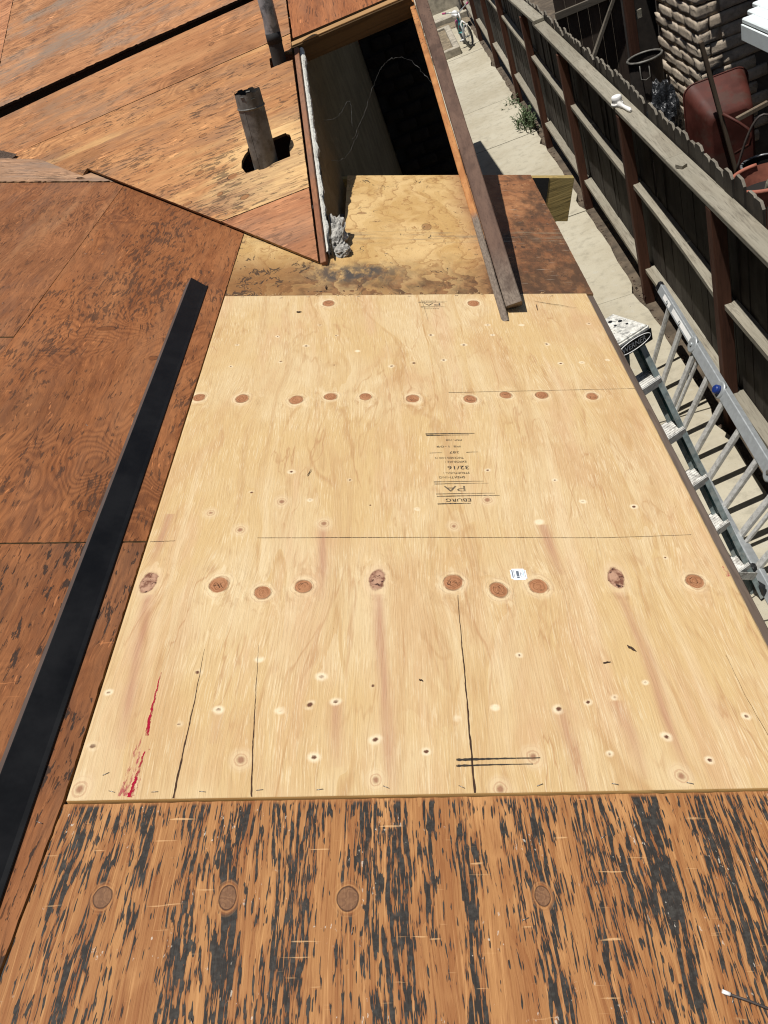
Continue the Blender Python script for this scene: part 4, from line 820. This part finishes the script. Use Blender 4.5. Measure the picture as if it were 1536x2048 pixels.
while y < 21.5:
    o = obj('picket', pms[r.randrange(5)], None, fence); o.location = (2.372+r.uniform(-.003, .003), y, ZG+r.uniform(-.030, .020)); o.rotation_euler = (r.gauss(0, .006), r.gauss(0, .004), 0); y += .1435+r.uniform(-.001, .005)
for k, py in enumerate(PY):
    bm = bmesh.new(); box(bm, (2.235, py-.045, ZG-.1), (2.325, py+.045, -1.345), .004); obj('post', bm, 'post', fence)
midz = {0: (-2.03, -2.03), 1: (-2.06, -1.95), 2: (-1.96, -1.90), 3: (-1.95, -1.86), 4: (-1.84, -1.75), 5: (-1.74, -1.68), 6: (-1.68, -1.66), 7: (-1.66, -1.66)}
for k, (a, b) in enumerate(zip(PY, PY[1:])):
    z0, z1 = midz[k]
    for (za, zb, nm) in ((z0, z1, 'rail'), (-2.80, -2.76 if k < 4 else -2.66, 'rail')):
        bm = bmesh.new(); n = 8; pts = [(2.318+.012*math.sin(math.pi*i/n), a+.03+(b-a-.06)*i/n, za+(zb-za)*i/n-.030*math.sin(math.pi*i/n)*(k > 1)) for i in range(n+1)]
        if nm == 'rail':
            rows = []
            for p in pts:
                x, yy, z = p; rows.append([bm.verts.new((x+dx, yy, z+dz)) for dx, dz in ((-.043, .019), (.045, .019), (.045, -.019), (-.043, -.019))])
            for A, B in zip(rows, rows[1:]):
                for q in range(4): bm.faces.new((A[q], A[(q+1) % 4], B[(q+1) % 4], B[q]))
            bm.faces.new(rows[0]); bm.faces.new(list(reversed(rows[-1]))); bmesh.ops.recalc_face_normals(bm, faces=bm.faces)
        obj(nm, bm, 'rail', fence)
for k, (a, b, za, zb) in enumerate([(1.6, 4.95, -1.325, -1.320), (4.955, 8.05, -1.320, -1.285), (8.055, 10.35, -1.285, -1.262), (10.2, 14.2, -1.222, -1.262), (14.205, 20.2, -1.262, -1.27)]):
    bm = bmesh.new(); beam(bm, (2.300, a, za), (2.300, b, zb), .130, .038, bev=.004); obj('cap_rail', bm, 'rail', fence)
t = wthing('scrub_brush', 'round white scrubbing brush with a short handle on the fence cap rail', 'brush', (2.27, 6.2, -1.27))
bm = bmesh.new(); tube(bm, [(2.265, 6.36, -1.283), (2.265, 6.36, -1.27), (2.265, 6.36, -1.262)], [.044, .050, .046], 20); obj('base', bm, 'white', t)
bm = bmesh.new(); tube(bm, [(2.265, 6.36, -1.262), (2.265, 6.36, -1.215), (2.265, 6.36, -1.208)], [.041, .041, .034], 20); obj('head', bm, 'white', t)
bm = bmesh.new(); tube(bm, [(2.272, 6.32, -1.272), (2.285, 6.22, -1.270), (2.300, 6.11, -1.272), (2.302, 6.08, -1.275)], [.026, .014, .018, .009], 10); obj('handle', bm, 'white', t)
bm = bmesh.new(); bmesh.ops.create_cube(bm, size=1, matrix=Matrix.Translation((2.275, 4.72, -1.287)) @ Matrix.Rotation(.5, 4, 'Z') @ Matrix.Rotation(.12, 4, 'X') @ Matrix.Diagonal((.045, .06, .022, 1)))
tag(obj('wood_offcut', bm, 'rail'), 'small grey wood offcut lying on the fence cap rail', 'offcut')
# weeds at the foot of the fence
for wi, (cy, nn, hh, lab) in enumerate([(12.6, 150, .30, 'bushy green weed at the fence foot beside the path'), (13.9, 40, .10, 'low sparse weed at the fence foot near the bicycle')]):
    bm = bmesh.new(); rr = random.Random(30+wi)
    for i in range(nn):
        x = 2.24-abs(rr.gauss(0, .10)); yy = cy+rr.gauss(0, .22); z = ZG-.03; L = rr.uniform(.4, 1)*hh; an = rr.uniform(0, 6.28); ln = rr.uniform(.2, .7)
        d = Vector((math.cos(an)*ln, math.sin(an)*ln, 1)).normalized(); s = Vector((-math.sin(an), math.cos(an), 0))*.010
        p = Vector((x, yy, z)); a = bm.verts.new(p-s*.5); b = bm.verts.new(p+s*.5); c = bm.verts.new(p+d*L*.6+s); e = bm.verts.new(p+d*L*.6-s); f = bm.verts.new(p+d*L+Vector((0, 0, -.04)))
        bm.faces.new((a, b, c, e)); bm.faces.new((e, c, f))
        for q in range(3):
            h = p+d*L*rr.uniform(.3, .95); a2 = rr.uniform(0, 6.28); dd = Vector((math.cos(a2), math.sin(a2), rr.uniform(-.2, .6))); s2 = dd.cross(Vector((0, 0, 1))).normalized()*.012; l2 = rr.uniform(.025, .05)
            bm.faces.new([bm.verts.new(h), bm.verts.new(h+dd*l2*.5+s2), bm.verts.new(h+dd*l2), bm.verts.new(h+dd*l2*.5-s2)])
    tag(obj('weed', bm, 'leaf'), lab, 'weed')
bm = bmesh.new(); rr = random.Random(77)
for i in range(900):
    p = Vector((2.18+rr.gauss(0, .035), rr.uniform(3, 18), ZG-.02)); s = rr.uniform(.006, .022)
    vs = [bm.verts.new(p+Vector((rr.uniform(-s, s), rr.uniform(-s, s), rr.uniform(0, s)))) for _ in range(4)]
    for q in ((0, 1, 2), (0, 2, 3), (0, 3, 1), (1, 3, 2)): bm.faces.new([vs[k] for k in q])
tag(obj('leaf_litter', bm, 'chip'), 'dry leaf litter along the foot of the fence', 'litter', kind='stuff')

# ==================================================================== LADDERS
# step ladder
lad = wthing('step_ladder', 'dark teal fibreglass step ladder with paint-splashed cap and steps, below the eave', 'ladder', (1.6, 2.7, ZG))
th = R_(27); LX = Vector((math.cos(th), math.sin(th), 0)); LY = Vector((-math.sin(th), math.cos(th), 0))    # LX along the steps, LY away from the climber
TR = Vector((1.478, 2.88, -1.30)); BR = Vector((1.855, 2.455, ZG+.01)); cw, bw = .28, .52
TL_, BL_ = TR-LX*cw, BR-LX*bw
def rail(bm, a, b, side, off, mat_i=0):        # channel rail: web and two flanges
    d = (b-a).normalized(); n = LY-d*LY.dot(d); n.normalize()
    beam(bm, a, b, .004, .076, up=n, bev=0, mi=0)
    for s in (-1, 1): beam(bm, a+n*s*.038-LX*side*.013, b+n*s*.038-LX*side*.013, .032, .004, up=n, bev=0, mi=1)
for (a, b, s) in ((TR, BR, 1), (TL_, BL_, -1)):
    bm = bmesh.new(); rail(bm, a, b, s, 0); obj('front_rail', bm, ['teal', 'teal_pale'], lad)
RT = LY*.10; spread = LY*.98
for (a, b, s) in ((TR+RT, BR+spread-LX*.06, 1), (TL_+RT, BL_+spread+LX*.06, -1)):
    bm = bmesh.new(); rail(bm, a, b, s, 0); obj('rear_rail', bm, ['teal', 'teal'], lad)
for i in range(1, 6):
    t = (i*.305-.085)/1.70; a = TR.lerp(BR, t); b = TL_.lerp(BL_, t); bm = bmesh.new(); c0 = LY*.008
    beam(bm, a+c0, b+c0, .112, .012, bev=.003); 
    for q in (-.046, -.030, -.014, .002, .018, .034): beam(bm, a+c0+LY*q+Vector((0, 0, .0075)), b+c0+LY*q+Vector((0, 0, .0075)), .009, .004, bev=.001)
    st = obj('step', bm, 'paint_step', lad); bm = bmesh.new(); beam(bm, a-LY*.050-Vector((0, 0, .022)), b-LY*.050-Vector((0, 0, .022)), .004, .042, bev=0); obj('step_lip', bm, 'alu_rung', st)
    bm = bmesh.new(); beam(bm, a+LY*.066-Vector((0, 0, .022)), b+LY*.066-Vector((0, 0, .022)), .004, .042, bev=0); obj('step_lip', bm, 'alu_rung', st)
for i in (1.2, 3, 4.6):
    t = i*.305/1.70; a = (TR+RT).lerp(BR+spread-LX*.06, t); b = (TL_+RT).lerp(BL_+spread+LX*.06, t); bm = bmesh.new(); beam(bm, a, b, .03, .02, bev=.002); obj('rear_brace', bm, 'alu_rung', lad)
# cap
F = Matrix(((LX.x, LY.x, 0, 0), (LX.y, LY.y, 0, 0), (0, 0, 1, 0), (0, 0, 0, 1)))
cc = (TR+TL_)/2+LY*.06; F.translation = (cc.x, cc.y, -1.235)
bm = bmesh.new(); hw, hd = .18, .125; P = [(-hw, -hd), (hw, -hd), (hw*.93, hd), (-hw*.93, hd)]
A = [bm.verts.new(F @ Vector((x, y, 0))) for x, y in P]; B = [bm.verts.new(F @ Vector((x*1.04, y*1.06, -.080))) for x, y in P]
top = bm.faces.new(A); bm.faces.new(list(reversed(B)))
for i in range(4): f = bm.faces.new((A[i], B[i], B[(i+1) % 4], A[(i+1) % 4]))
bmesh.ops.bevel(bm, geom=bm.edges[:], offset=.008, segments=2, affect='EDGES'); bmesh.ops.recalc_face_normals(bm, faces=bm.faces)
cap = obj('top_cap', bm, 'paint_cap', lad)
for (x, y, rr) in [(.10, .07, .011), (.13, .03, .011), (.09, .02, .007), (.13, -.02, .007), (.06, .08, .007)]:
    bm = bmesh.new(); c = F @ Vector((x, y, .0008)); tube(bm, [c, c+Vector((0, 0, .0012))], rr, 12); obj('tool_hole', bm, 'black_plastic', cap)
for rr in (.045, .062, .079):
    bm = bmesh.new(); tube(bm, [F @ Vector((-.02+rr*math.cos(a), -.01+rr*math.sin(a), .001)) for a in np.linspace(-.4, 3.6, 24)], .004, 6); obj('ridge', bm, 'paint_cap', cap)
bm = bmesh.new(); beam(bm, F @ Vector((-hw, -hd-.0075, -.05)), F @ Vector((hw, -hd-.0075, -.05)), .004, .066, up=(0, 0, 1), bev=0); obj('name_plate', bm, 'black_plastic', cap)
NM = F @ Matrix.Translation((.066, -hd-.0105, -.046)) @ Matrix.Rotation(R_(90), 4, 'X')
text('lettering', 'WERNER', 0, 0, .030, .150, 'white', cap, mtx=NM, rot=0)
bm = bmesh.new(); tube(bm, [NM @ Vector((.104*math.cos(a), .030*math.sin(a), .0005)) for a in np.linspace(0, 2*math.pi, 40)[:-1]], .0022, 5, closed=True); obj('oval_outline', bm, 'white', cap)
for (b, s) in ((BR, 1), (BL_, -1)):
    bm = bmesh.new(); beam(bm, b+Vector((0, 0, -.01)), b+Vector((0, 0, .10)), .035, .075, up=LY, bev=.008); obj('foot', bm, 'black_plastic', lad)
    bm = bmesh.new(); beam(bm, b+Vector((-.005, .01, .16))-LX*s*.01, b-LX*s*.16+LY*.0+Vector((0, 0, .30)), .05, .006, up=LY, bev=.002); obj('brace', bm, 'paint_step', lad)
# multi-position aluminium ladder lying on edge against the fence
al = wthing('aluminium_ladder', 'long articulated aluminium ladder on its edge leaning against the fence', 'ladder', (2.0, 3.8, ZG))
def UP(y): return Vector((2.165, y, -2.42-.085*(5.25-y)))
def LO(y): return Vector((1.885+.045*max(0, y-3.6), y-.03, -2.955))
nrm = (UP(4)-LO(4)).cross(Vector((0, 1, 0))).normalized()
def arail(pts, wx, wz, nm, mat='alu'):
    for a, b in zip(pts, pts[1:]):
        bm = bmesh.new(); beam(bm, a, b, wx, wz, up=nrm, bev=.005); obj(nm, bm, mat, al)
arail([UP(5.25), UP(4.42)], .072, .040, 'upper_rail'); arail([UP(4.42)+nrm*.006, UP(2.95)+nrm*.006, UP(1.9)], .084, .048, 'upper_rail')
arail([LO(5.1), LO(3.75)], .070, .036, 'lower_rail'); arail([LO(3.74)+nrm*.012, LO(2.66)+nrm*.012], .080, .045, 'lower_rail'); arail([LO(2.85)-nrm*.02, LO(1.6)-nrm*.02], .078, .04, 'lower_rail')
bm = bmesh.new(); beam(bm, UP(5.24), UP(5.31), .074, .046, up=nrm, bev=.012); obj('end_cap', bm, 'black_plastic', al)
bm = bmesh.new(); beam(bm, LO(2.70)+nrm*.014, LO(2.62)+nrm*.014, .075, .048, up=nrm, bev=.01); obj('end_cap', bm, 'black_plastic', al)
for k, y in enumerate([5.02, 4.72, 4.40, 4.10, 3.80, 3.50, 3.20, 2.92, 2.64, 2.36, 2.05]):
    bm = bmesh.new(); a, b = UP(y)-nrm*.004, LO(y)-nrm*.004; beam(bm, a, b, (.046 if k not in (0,) else .026), .034, up=nrm, bev=.007)
    for q in (-.009, .009): beam(bm, a+Vector((0, q, 0))+nrm*.0155, b+Vector((0, q, 0))+nrm*.0155, .004, .003, up=nrm, bev=0)
    obj('rung', bm, 'alu_rung', al)
    if k in (2, 7): bm = bmesh.new(); beam(bm, UP(y-.055)-nrm*.02, LO(y-.055)-nrm*.02, .026, .024, up=nrm, bev=.005); obj('rung', bm, 'alu_rung', al)
    bm = bmesh.new(); c = UP(y)+nrm*.024; tube(bm, [c+Vector((0, .013*math.cos(q), 0))+(UP(4)-LO(4)).normalized()*.013*math.sin(q)+nrm*.003 for q in np.linspace(0, 6.28, 13)[:-1]], .003, 5, closed=True); obj('rivet', bm, 'alu', al)
for y, mt in ((4.42, 'alu'), (3.86, 'blue'), (3.02, 'steel')):
    c = UP(y)+nrm*.03; bm = bmesh.new(); tube(bm, [c-nrm*.012, c, c+nrm*.004], [.062, .062, .05], 20); kn = obj('hinge_plate', bm, 'alu', al)
    bm = bmesh.new(); tube(bm, [c+nrm*.004, c+nrm*.030, c+nrm*.040], [.030, .032, .024], 14) if mt == 'blue' else tube(bm, [c+nrm*.002, c+nrm*.012, c+nrm*.016], [.016, .016, .01], 12); obj('knob', bm, mt, kn)
for (y0, y1, mt) in ((5.12, 4.96, 'white'), (4.90, 4.48, 'white')):
    a, b = UP(y0)+nrm*.0212, UP(y1)+nrm*.0212; bm = bmesh.new(); beam(bm, a, b, .036, .0016, up=nrm, bev=0); obj('sticker', bm, mt, al)
a, b = LO(3.62)+nrm*.0355, LO(3.45)+nrm*.0355; bm = bmesh.new(); beam(bm, a, b, .04, .0016, up=nrm, bev=0); obj('sticker', bm, 'white', al)

# ==================================================================== BEYOND THE FENCE
ch = wthing('block_chimney', 'tan slump-block chimney of uneven courses beyond the fence', 'chimney', (3.6, 8.4, ZG))
bm = bmesh.new(); box(bm, (3.365, 7.705, ZG-.1), (3.97, 9.12, -.4), 0); obj('mortar_core', bm, 'mortar', ch)
bms = [block_mesh('block', .395, .10, .103, 20+s, 'slump', .006) for s in range(6)]
r = random.Random(8); H = .1155
for row in range(22):
    z = ZG+.55+row*H; off = .2 if row % 2 else 0
    for k in range(5):
        y = 7.66+.2+off+k*.402-.4*(row % 2)*0
        if row % 2 and k == 0:
            o = obj('block', bms[r.randrange(6)], None, ch); o.location = (3.385, 7.765, z); o.rotation_euler = (0, 0, R_(90)); o.scale = (.52, 1, 1)
        if y > 9.05: continue
        o = obj('block', bms[r.randrange(6)], None, ch); o.location = (3.385+r.uniform(-.006, .006), y, z+r.uniform(-.004, .004)); o.rotation_euler = (r.gauss(0, .015), r.gauss(0, .012), R_(90))
    x = 3.337+(.105 if row % 2 else .305)
    while x < 3.95:
        Lx = .20 if (row % 2 and x < 3.5) else .395
        o = obj('block', bms[r.randrange(6)], None, ch); o.scale = (Lx/.395, 1, 1); o.location = (x, 7.715+r.uniform(-.006, .006), z+r.uniform(-.004, .004)); o.rotation_euler = (r.gauss(0, .015), r.gauss(0, .012), 0)
        x += (.3 if (row % 2 and x < 3.5) else .402)
# neighbour's house: dark wall, deep eave
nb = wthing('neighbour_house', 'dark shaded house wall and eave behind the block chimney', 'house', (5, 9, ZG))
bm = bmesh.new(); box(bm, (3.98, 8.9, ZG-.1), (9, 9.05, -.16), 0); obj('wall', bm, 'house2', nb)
bm = bmesh.new(); box(bm, (3.30, 10.3, ZG-.1), (4.2, 10.4, -.16), 0); obj('wall', bm, 'house2', nb)  # dark wall added behind the gate to turn that area black
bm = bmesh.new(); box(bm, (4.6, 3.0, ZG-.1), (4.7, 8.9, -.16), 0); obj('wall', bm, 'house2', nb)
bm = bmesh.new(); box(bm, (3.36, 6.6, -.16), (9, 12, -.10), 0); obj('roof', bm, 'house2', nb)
# white ribbed patio roof corner
pr = wthing('patio_roof', 'white ribbed metal patio roof corner', 'patio roof', (3.0, 4.5, -.6))
for i in range(12):
    x = 2.775+i*.075; bm = bmesh.new(); beam(bm, (x, 2.8, -.60+.02*i*0), (x, 4.83+.12*i, -.60), .071, .028, bev=.006); obj('roof_rib', bm, 'patio', pr)
bm = bmesh.new(); beam(bm, (2.735, 2.8, -.66), (2.735, 4.82, -.66), .012, .09, bev=.003); obj('fascia', bm, 'patio', pr)
for (x, y) in ((2.85, 3.0), (3.5, 3.0)):
    bm = bmesh.new(); box(bm, (x-.03, y-.03, ZG-.1), (x+.03, y+.03, -.62), .004); obj('post', bm, 'patio', pr)
# gate
gt = wthing('side_gate', 'dark plank gate with a diagonal brace between fence and brown post', 'gate', (2.8, 9.8, ZG))
for i in range(6):
    bm = bmesh.new(); x = 2.44+i*.122; box(bm, (x, 9.80, ZG+.03), (x+.118, 9.82, -.45+.01*(i % 2)), .003); obj('board', bm, 'gate', gt)
bm = bmesh.new(); beam(bm, (2.43, 9.78, -1.17), (3.16, 9.78, -1.17), .038, .075); obj('rail', bm, 'gate_top', gt)
bm = bmesh.new(); beam(bm, (2.60, 9.78, -2.0), (3.10, 9.78, -1.20), .038, .085, up=(0, -1, 0)); obj('brace', bm, 'gate_top', gt)
bm = bmesh.new(); beam(bm, (2.43, 9.78, -2.35), (3.16, 9.78, -2.35), .038, .085); obj('rail', bm, 'gate_top', gt)
gp = wthing('gate_post', 'reddish brown square post beside the plank gate', 'post', (3.24, 9.75, ZG))
bm = bmesh.new(); box(bm, (3.185, 9.68, ZG-.1), (3.285, 9.78, -.6), .004); obj('shaft', bm, 'post', gp)
bm = bmesh.new(); box(bm, (3.285, 9.70, -1.50), (3.36, 9.75, -1.41), .003); obj('block', bm, 'rail', gp)
# trash can, bag
tc = wthing('trash_can', 'dark bin with an open grey rim and wire handle beside the chimney', 'bin', (3.06, 8.55, ZG))
bm = bmesh.new(); tube(bm, [(3.10, 8.75, ZG), (3.10, 8.75, -1.66)], [.14, .176], 28, cap=False); obj('body', bm, 'house2', tc)
bm = bmesh.new(); tube(bm, [(3.10+.178*math.cos(a), 8.75+.178*math.sin(a), -1.655) for a in np.linspace(0, 2*math.pi, 37)[:-1]], .013, 8, closed=True); obj('rim', bm, 'galv', tc)
bm = bmesh.new(); tube(bm, [(3.00, 8.59, -1.68), (2.995, 8.575, -1.81), (3.04, 8.56, -1.83), (3.09, 8.56, -1.81), (3.09, 8.575, -1.69)], .006, 6); obj('handle', bm, 'galv', tc)
b = blob('trash_bag', (2.99, 7.80, -2.20), (.17, .20, .52), 'bag', None, 5, .22, 2.6, 3); tag(b, 'shiny crumpled black trash bag against the block chimney', 'bag')
# wheelbarrow stood on end
wb = wthing('wheelbarrow', 'rusty red wheelbarrow stood on end against the chimney', 'wheelbarrow', (3.3, 7.1, ZG))
bm = bmesh.new(); sec = []
def rrect(cx, cz, hx, hz, y, rad, n=6):
    P = []
    for (sx, sz, a0) in ((1, 1, 0), (-1, 1, 90), (-1, -1, 180), (1, -1, 270)):
        for i in range(n+1): a = R_(a0+90*i/n); P.append(Vector((cx+sx*(hx-rad)+rad*math.cos(a), y, cz+sz*(hz-rad)+rad*math.sin(a))))
    return P
for (cx, cz, hx, hz, y, rad) in [(3.345, -2.21, 0.288, 0.56, 7.32, 0.10), (3.345, -2.21, 0.275, 0.545, 7.3, 0.10), (3.35, -2.24, 0.237, 0.47, 7.12, 0.09), (3.355, -2.26, 0.202, 0.4, 6.99, 0.08), (3.355, -2.26, 0.172, 0.36, 6.965, 0.06)]:
    P = rrect(cx, cz, hx, hz, y, rad); 
    sec.append([bm.verts.new(p) for p in P])
for A, B in zip(sec, sec[1:]):
    for k in range(len(A)): f = bm.faces.new((A[k], A[(k+1) % len(A)], B[(k+1) % len(A)], B[k])); f.smooth = True
f = bm.faces.new(sec[-1]); bmesh.ops.recalc_face_normals(bm, faces=bm.faces); tray = obj('tray', bm, 'rust', wb)
bm = bmesh.new(); tube(bm, rrect(3.345, -2.21, .29, .562, 7.32, .10), .008, 6, closed=True); obj('rolled_rim', bm, 'rust', tray)
bm = bmesh.new(); beam(bm, (3.12, 6.90, -1.20), (3.40, 6.88, -2.75), .036, .040, up=(0, 1, 0), bev=.006); obj('handle', bm, 'barrow_wood', wb)
bm = bmesh.new(); beam(bm, (3.36, 6.86, -1.93), (3.86, 6.90, -1.86), .042, .036, up=(0, 1, 0), bev=.005); obj('handle', bm, 'barrow_wood', wb)
bm = bmesh.new(); tube(bm, [(3.25, 6.87, -1.84), (3.36, 6.80, -1.94), (3.415, 6.74, -2.0), (3.43, 6.72, -2.06), (3.42, 6.74, -2.14), (3.33, 6.85, -2.22)], .013, 8); obj('leg_bracket', bm, 'rust', wb)
bm = bmesh.new(); tube(bm, [(3.38+.17*math.cos(a), 6.93, -2.86+.17*math.sin(a)) for a in np.linspace(0, 2*math.pi, 25)[:-1]], .04, 8, closed=True); obj('wheel', bm, 'rubber', wb)
# pots and branch
pt = wthing('terracotta_pot', 'large terracotta pot with a broken rim behind the fence', 'pot', (3.33, 6.12, ZG))
bm = bmesh.new(); tube(bm, [(3.33, 6.12, ZG), (3.33, 6.12, -2.28), (3.33, 6.12, -2.2)], [.19, .27, .28], 28, cap=False); obj('body', bm, 'terracotta', pt)
bm = bmesh.new(); tube(bm, [(3.33+.285*math.cos(a), 6.12+.285*math.sin(a), -2.2) for a in np.linspace(1.5, 4.9, 30)], .019, 8); obj('rim', bm, 'terracotta', pt)
bm = bmesh.new(); tube(bm, [(3.33, 6.12, -2.36), (3.33, 6.12, -2.35)], .265, 24); obj('soil', bm, 'attic', pt)
br = wthing('pruned_branch', 'rough grey pruned branch rising from the terracotta pot', 'branch', (3.3, 6.0, -2.35))
bm = bmesh.new(); tube(bm, [(3.28, 6.02, -2.36), (3.30, 5.98, -2.2), (3.36, 5.93, -2.05), (3.46, 5.90, -1.95), (3.60, 5.9, -1.9)], [.035, .032, .03, .028, .02], 9); obj('limb', bm, 'branch', br)
bm = bmesh.new(); tube(bm, [(3.36, 5.93, -2.05), (3.42, 6.0, -1.9), (3.52, 6.05, -1.75)], [.022, .018, .012], 7); obj('limb', bm, 'branch', br)
for k, (x, y, rr, lab) in enumerate([(3.52, 6.75, .17, 'black plastic nursery pot behind the terracotta pot'), (3.62, 6.45, .15, 'smaller black nursery pot with a grey lining beside another')]):
    p = wthing('nursery_pot', lab, 'pot', (x, y, ZG)); bm = bmesh.new(); tube(bm, [(x, y, ZG), (x, y, -2.35)], [rr*.8, rr], 24, cap=False); obj('body', bm, 'black_plastic', p)
    bm = bmesh.new(); tube(bm, [(x+rr*math.cos(a), y+rr*math.sin(a), -2.345) for a in np.linspace(0, 6.283, 25)[:-1]], .012, 6, closed=True); obj('rim', bm, 'galv_dark', p)
bm = bmesh.new(); tube(bm, [(3.22+.42*(i/14), 6.55-.1*(i/14), -2.45+.62*math.sin(math.pi*(.08+.75*i/14))) for i in range(15)], .011, 7)
tag(obj('wire_hoop', bm, 'wire'), 'bent dark wire hoop arching in front of the wheelbarrow', 'hoop')
# ==================================================================== FAR END OF THE PATH
pb = wthing('planter_bed', 'small raised bed of dry soil with a pale border beside the path', 'planter', (1.45, 20.8, ZG))
for (a, b) in [((.6, 19.15), (1.74, 19.30)), ((1.60, 19.30), (1.74, 20.55)), ((1.60, 20.57), (1.74, 21.9)), ((.6, 21.92), (1.74, 22.05))]:
    bm = bmesh.new(); box(bm, (a[0], a[1], ZG), (b[0], b[1], ZG+.17), .015); obj('border', bm, 'border', pb)
bm = bmesh.new(); bmesh.ops.create_grid(bm, x_segments=24, y_segments=40, size=.5, matrix=Matrix.Translation((1.1, 20.6, ZG+.10)) @ Matrix.Diagonal((1.0, 2.62, 1, 1)))
for v in bm.verts: v.co.z += .05*mnoise.noise(v.co*4)+.02*mnoise.noise(v.co*14)
obj('soil', bm, 'soil', pb)
for k, (y0, y1, h, lab) in enumerate([(23.3, 23.6, .16, 'low pale kerb crossing the end of the path'), (25.6, 26.2, .42, 'taller grey garden wall behind the low kerb')]):
    bm = bmesh.new(); beam(bm, (.2, y0+.1, ZG+h/2-.05), (2.33, y0-.15, ZG+h/2-.05), y1-y0, h+.1, bev=.02); tag(obj('garden_kerb', bm, 'border'), lab, 'kerb')
bm = bmesh.new(); bmesh.ops.create_grid(bm, x_segments=20, y_segments=10, size=.5, matrix=Matrix.Translation((1.3, 22.75, ZG+.02)) @ Matrix.Diagonal((2.0, .9, 1, 1)))
for v in bm.verts: v.co.z += .03*mnoise.noise(v.co*5)
tag(obj('dirt_patch', bm, 'soil'), kind='structure')
# bicycle
bk = wthing('bicycle', 'small teal child bicycle with white seat parked on the path by the fence', 'bicycle', (2.02, 19.5, ZG))
B0 = Vector((2.03, 19.15, ZG)); BD = Vector((-.12, 1, 0)).normalized(); BS = Vector((1, .12, 0)).normalized(); LEAN = .12
def bp(f, s, z): return B0+BD*f+BS*(s-LEAN*z)+Vector((0, 0, z))
def wheel(f, turn=0):
    c = .24; bm = bmesh.new(); tube(bm, [bp(f+.215*math.cos(a), turn*math.cos(a)*.2, c+.215*math.sin(a)) for a in np.linspace(0, 6.283, 29)[:-1]], .026, 8, closed=True); wo = obj('wheel', bm, 'tyre', bk)
    bm = bmesh.new()
    for a in np.linspace(0, 6.283, 11)[:-1]: tube(bm, [bp(f, 0, c), bp(f+.2*math.cos(a), turn*math.cos(a)*.2, c+.2*math.sin(a))], .003, 4)
    tube(bm, [bp(f, -.05, c), bp(f, .05, c)], .014, 8); obj('spokes', bm, 'alu', wo)
wheel(.24, .6); wheel(.98)
bm = bmesh.new()
for P in [[(.34, 0, .56), (.62, 0, .28)], [(.36, 0, .62), (.72, 0, .42)], [(.62, 0, .28), (.76, 0, .58)], [(.62, .0, .28), (.98, .05, .24)], [(.62, 0, .28), (.98, -.05, .24)], [(.74, .0, .5), (.98, .045, .24)], [(.74, 0, .5), (.98, -.045, .24)]]: tube(bm, [bp(*q) for q in P], .019, 8)
obj('frame', bm, 'bike_teal', bk)
bm = bmesh.new(); tube(bm, [bp(.24, .055, .24), bp(.30, .05, .5), bp(.33, 0, .56)], .014, 7); tube(bm, [bp(.24, -.055, .24), bp(.30, -.05, .5), bp(.33, 0, .56)], .014, 7); tube(bm, [bp(.33, 0, .54), bp(.37, 0, .72)], .016, 8); obj('fork', bm, 'white', bk)
bm = bmesh.new(); tube(bm, [bp(.50, -.27, .80), bp(.40, -.16, .78), bp(.37, 0, .72), bp(.40, .16, .78), bp(.50, .27, .80)], .012, 8); hb = obj('handlebar', bm, 'alu', bk)
for s in (-1, 1): bm = bmesh.new(); tube(bm, [bp(.47, .24*s, .797), bp(.55, .30*s, .805)], .02, 8); obj('grip', bm, 'bike_pink', hb)
bm = bmesh.new(); tube(bm, [bp(.68, 0, .62), bp(.80, 0, .635), bp(.90, 0, .64), bp(.93, 0, .64)], [.025, .045, .085, .06], 10); obj('seat', bm, 'white', bk)
bm = bmesh.new(); tube(bm, [bp(.76, 0, .56), bp(.78, 0, .63)], .015, 8); obj('seat_post', bm, 'alu', bk)
for s, z in ((1, .38), (-1, .16)):
    bm = bmesh.new(); tube(bm, [bp(.62, .04*s, .28), bp(.62+.1*s, .06*s, z)], .009, 6); beam(bm, bp(.62+.1*s, .06*s, z), bp(.62+.1*s, .16*s, z), .07, .022, bev=.004); obj('pedal', bm, 'white', bk)
bm = bmesh.new(); tube(bm, [bp(.98+.245*math.cos(a), 0, .24+.245*math.sin(a)) for a in np.linspace(.2, 2.6, 14)], .03, 6); obj('mudguard', bm, 'bike_pink', bk)
# tarp in the shade at the foot of the gable wall
t = blob('folded_tarp', (.62, 6.6, ZG+.25), (.28, .5, .4), 'tarp', None, 4, .4, 2.4, 6); tag(t, 'crumpled dark blue tarp in the deep shade under the overhang', 'tarp')
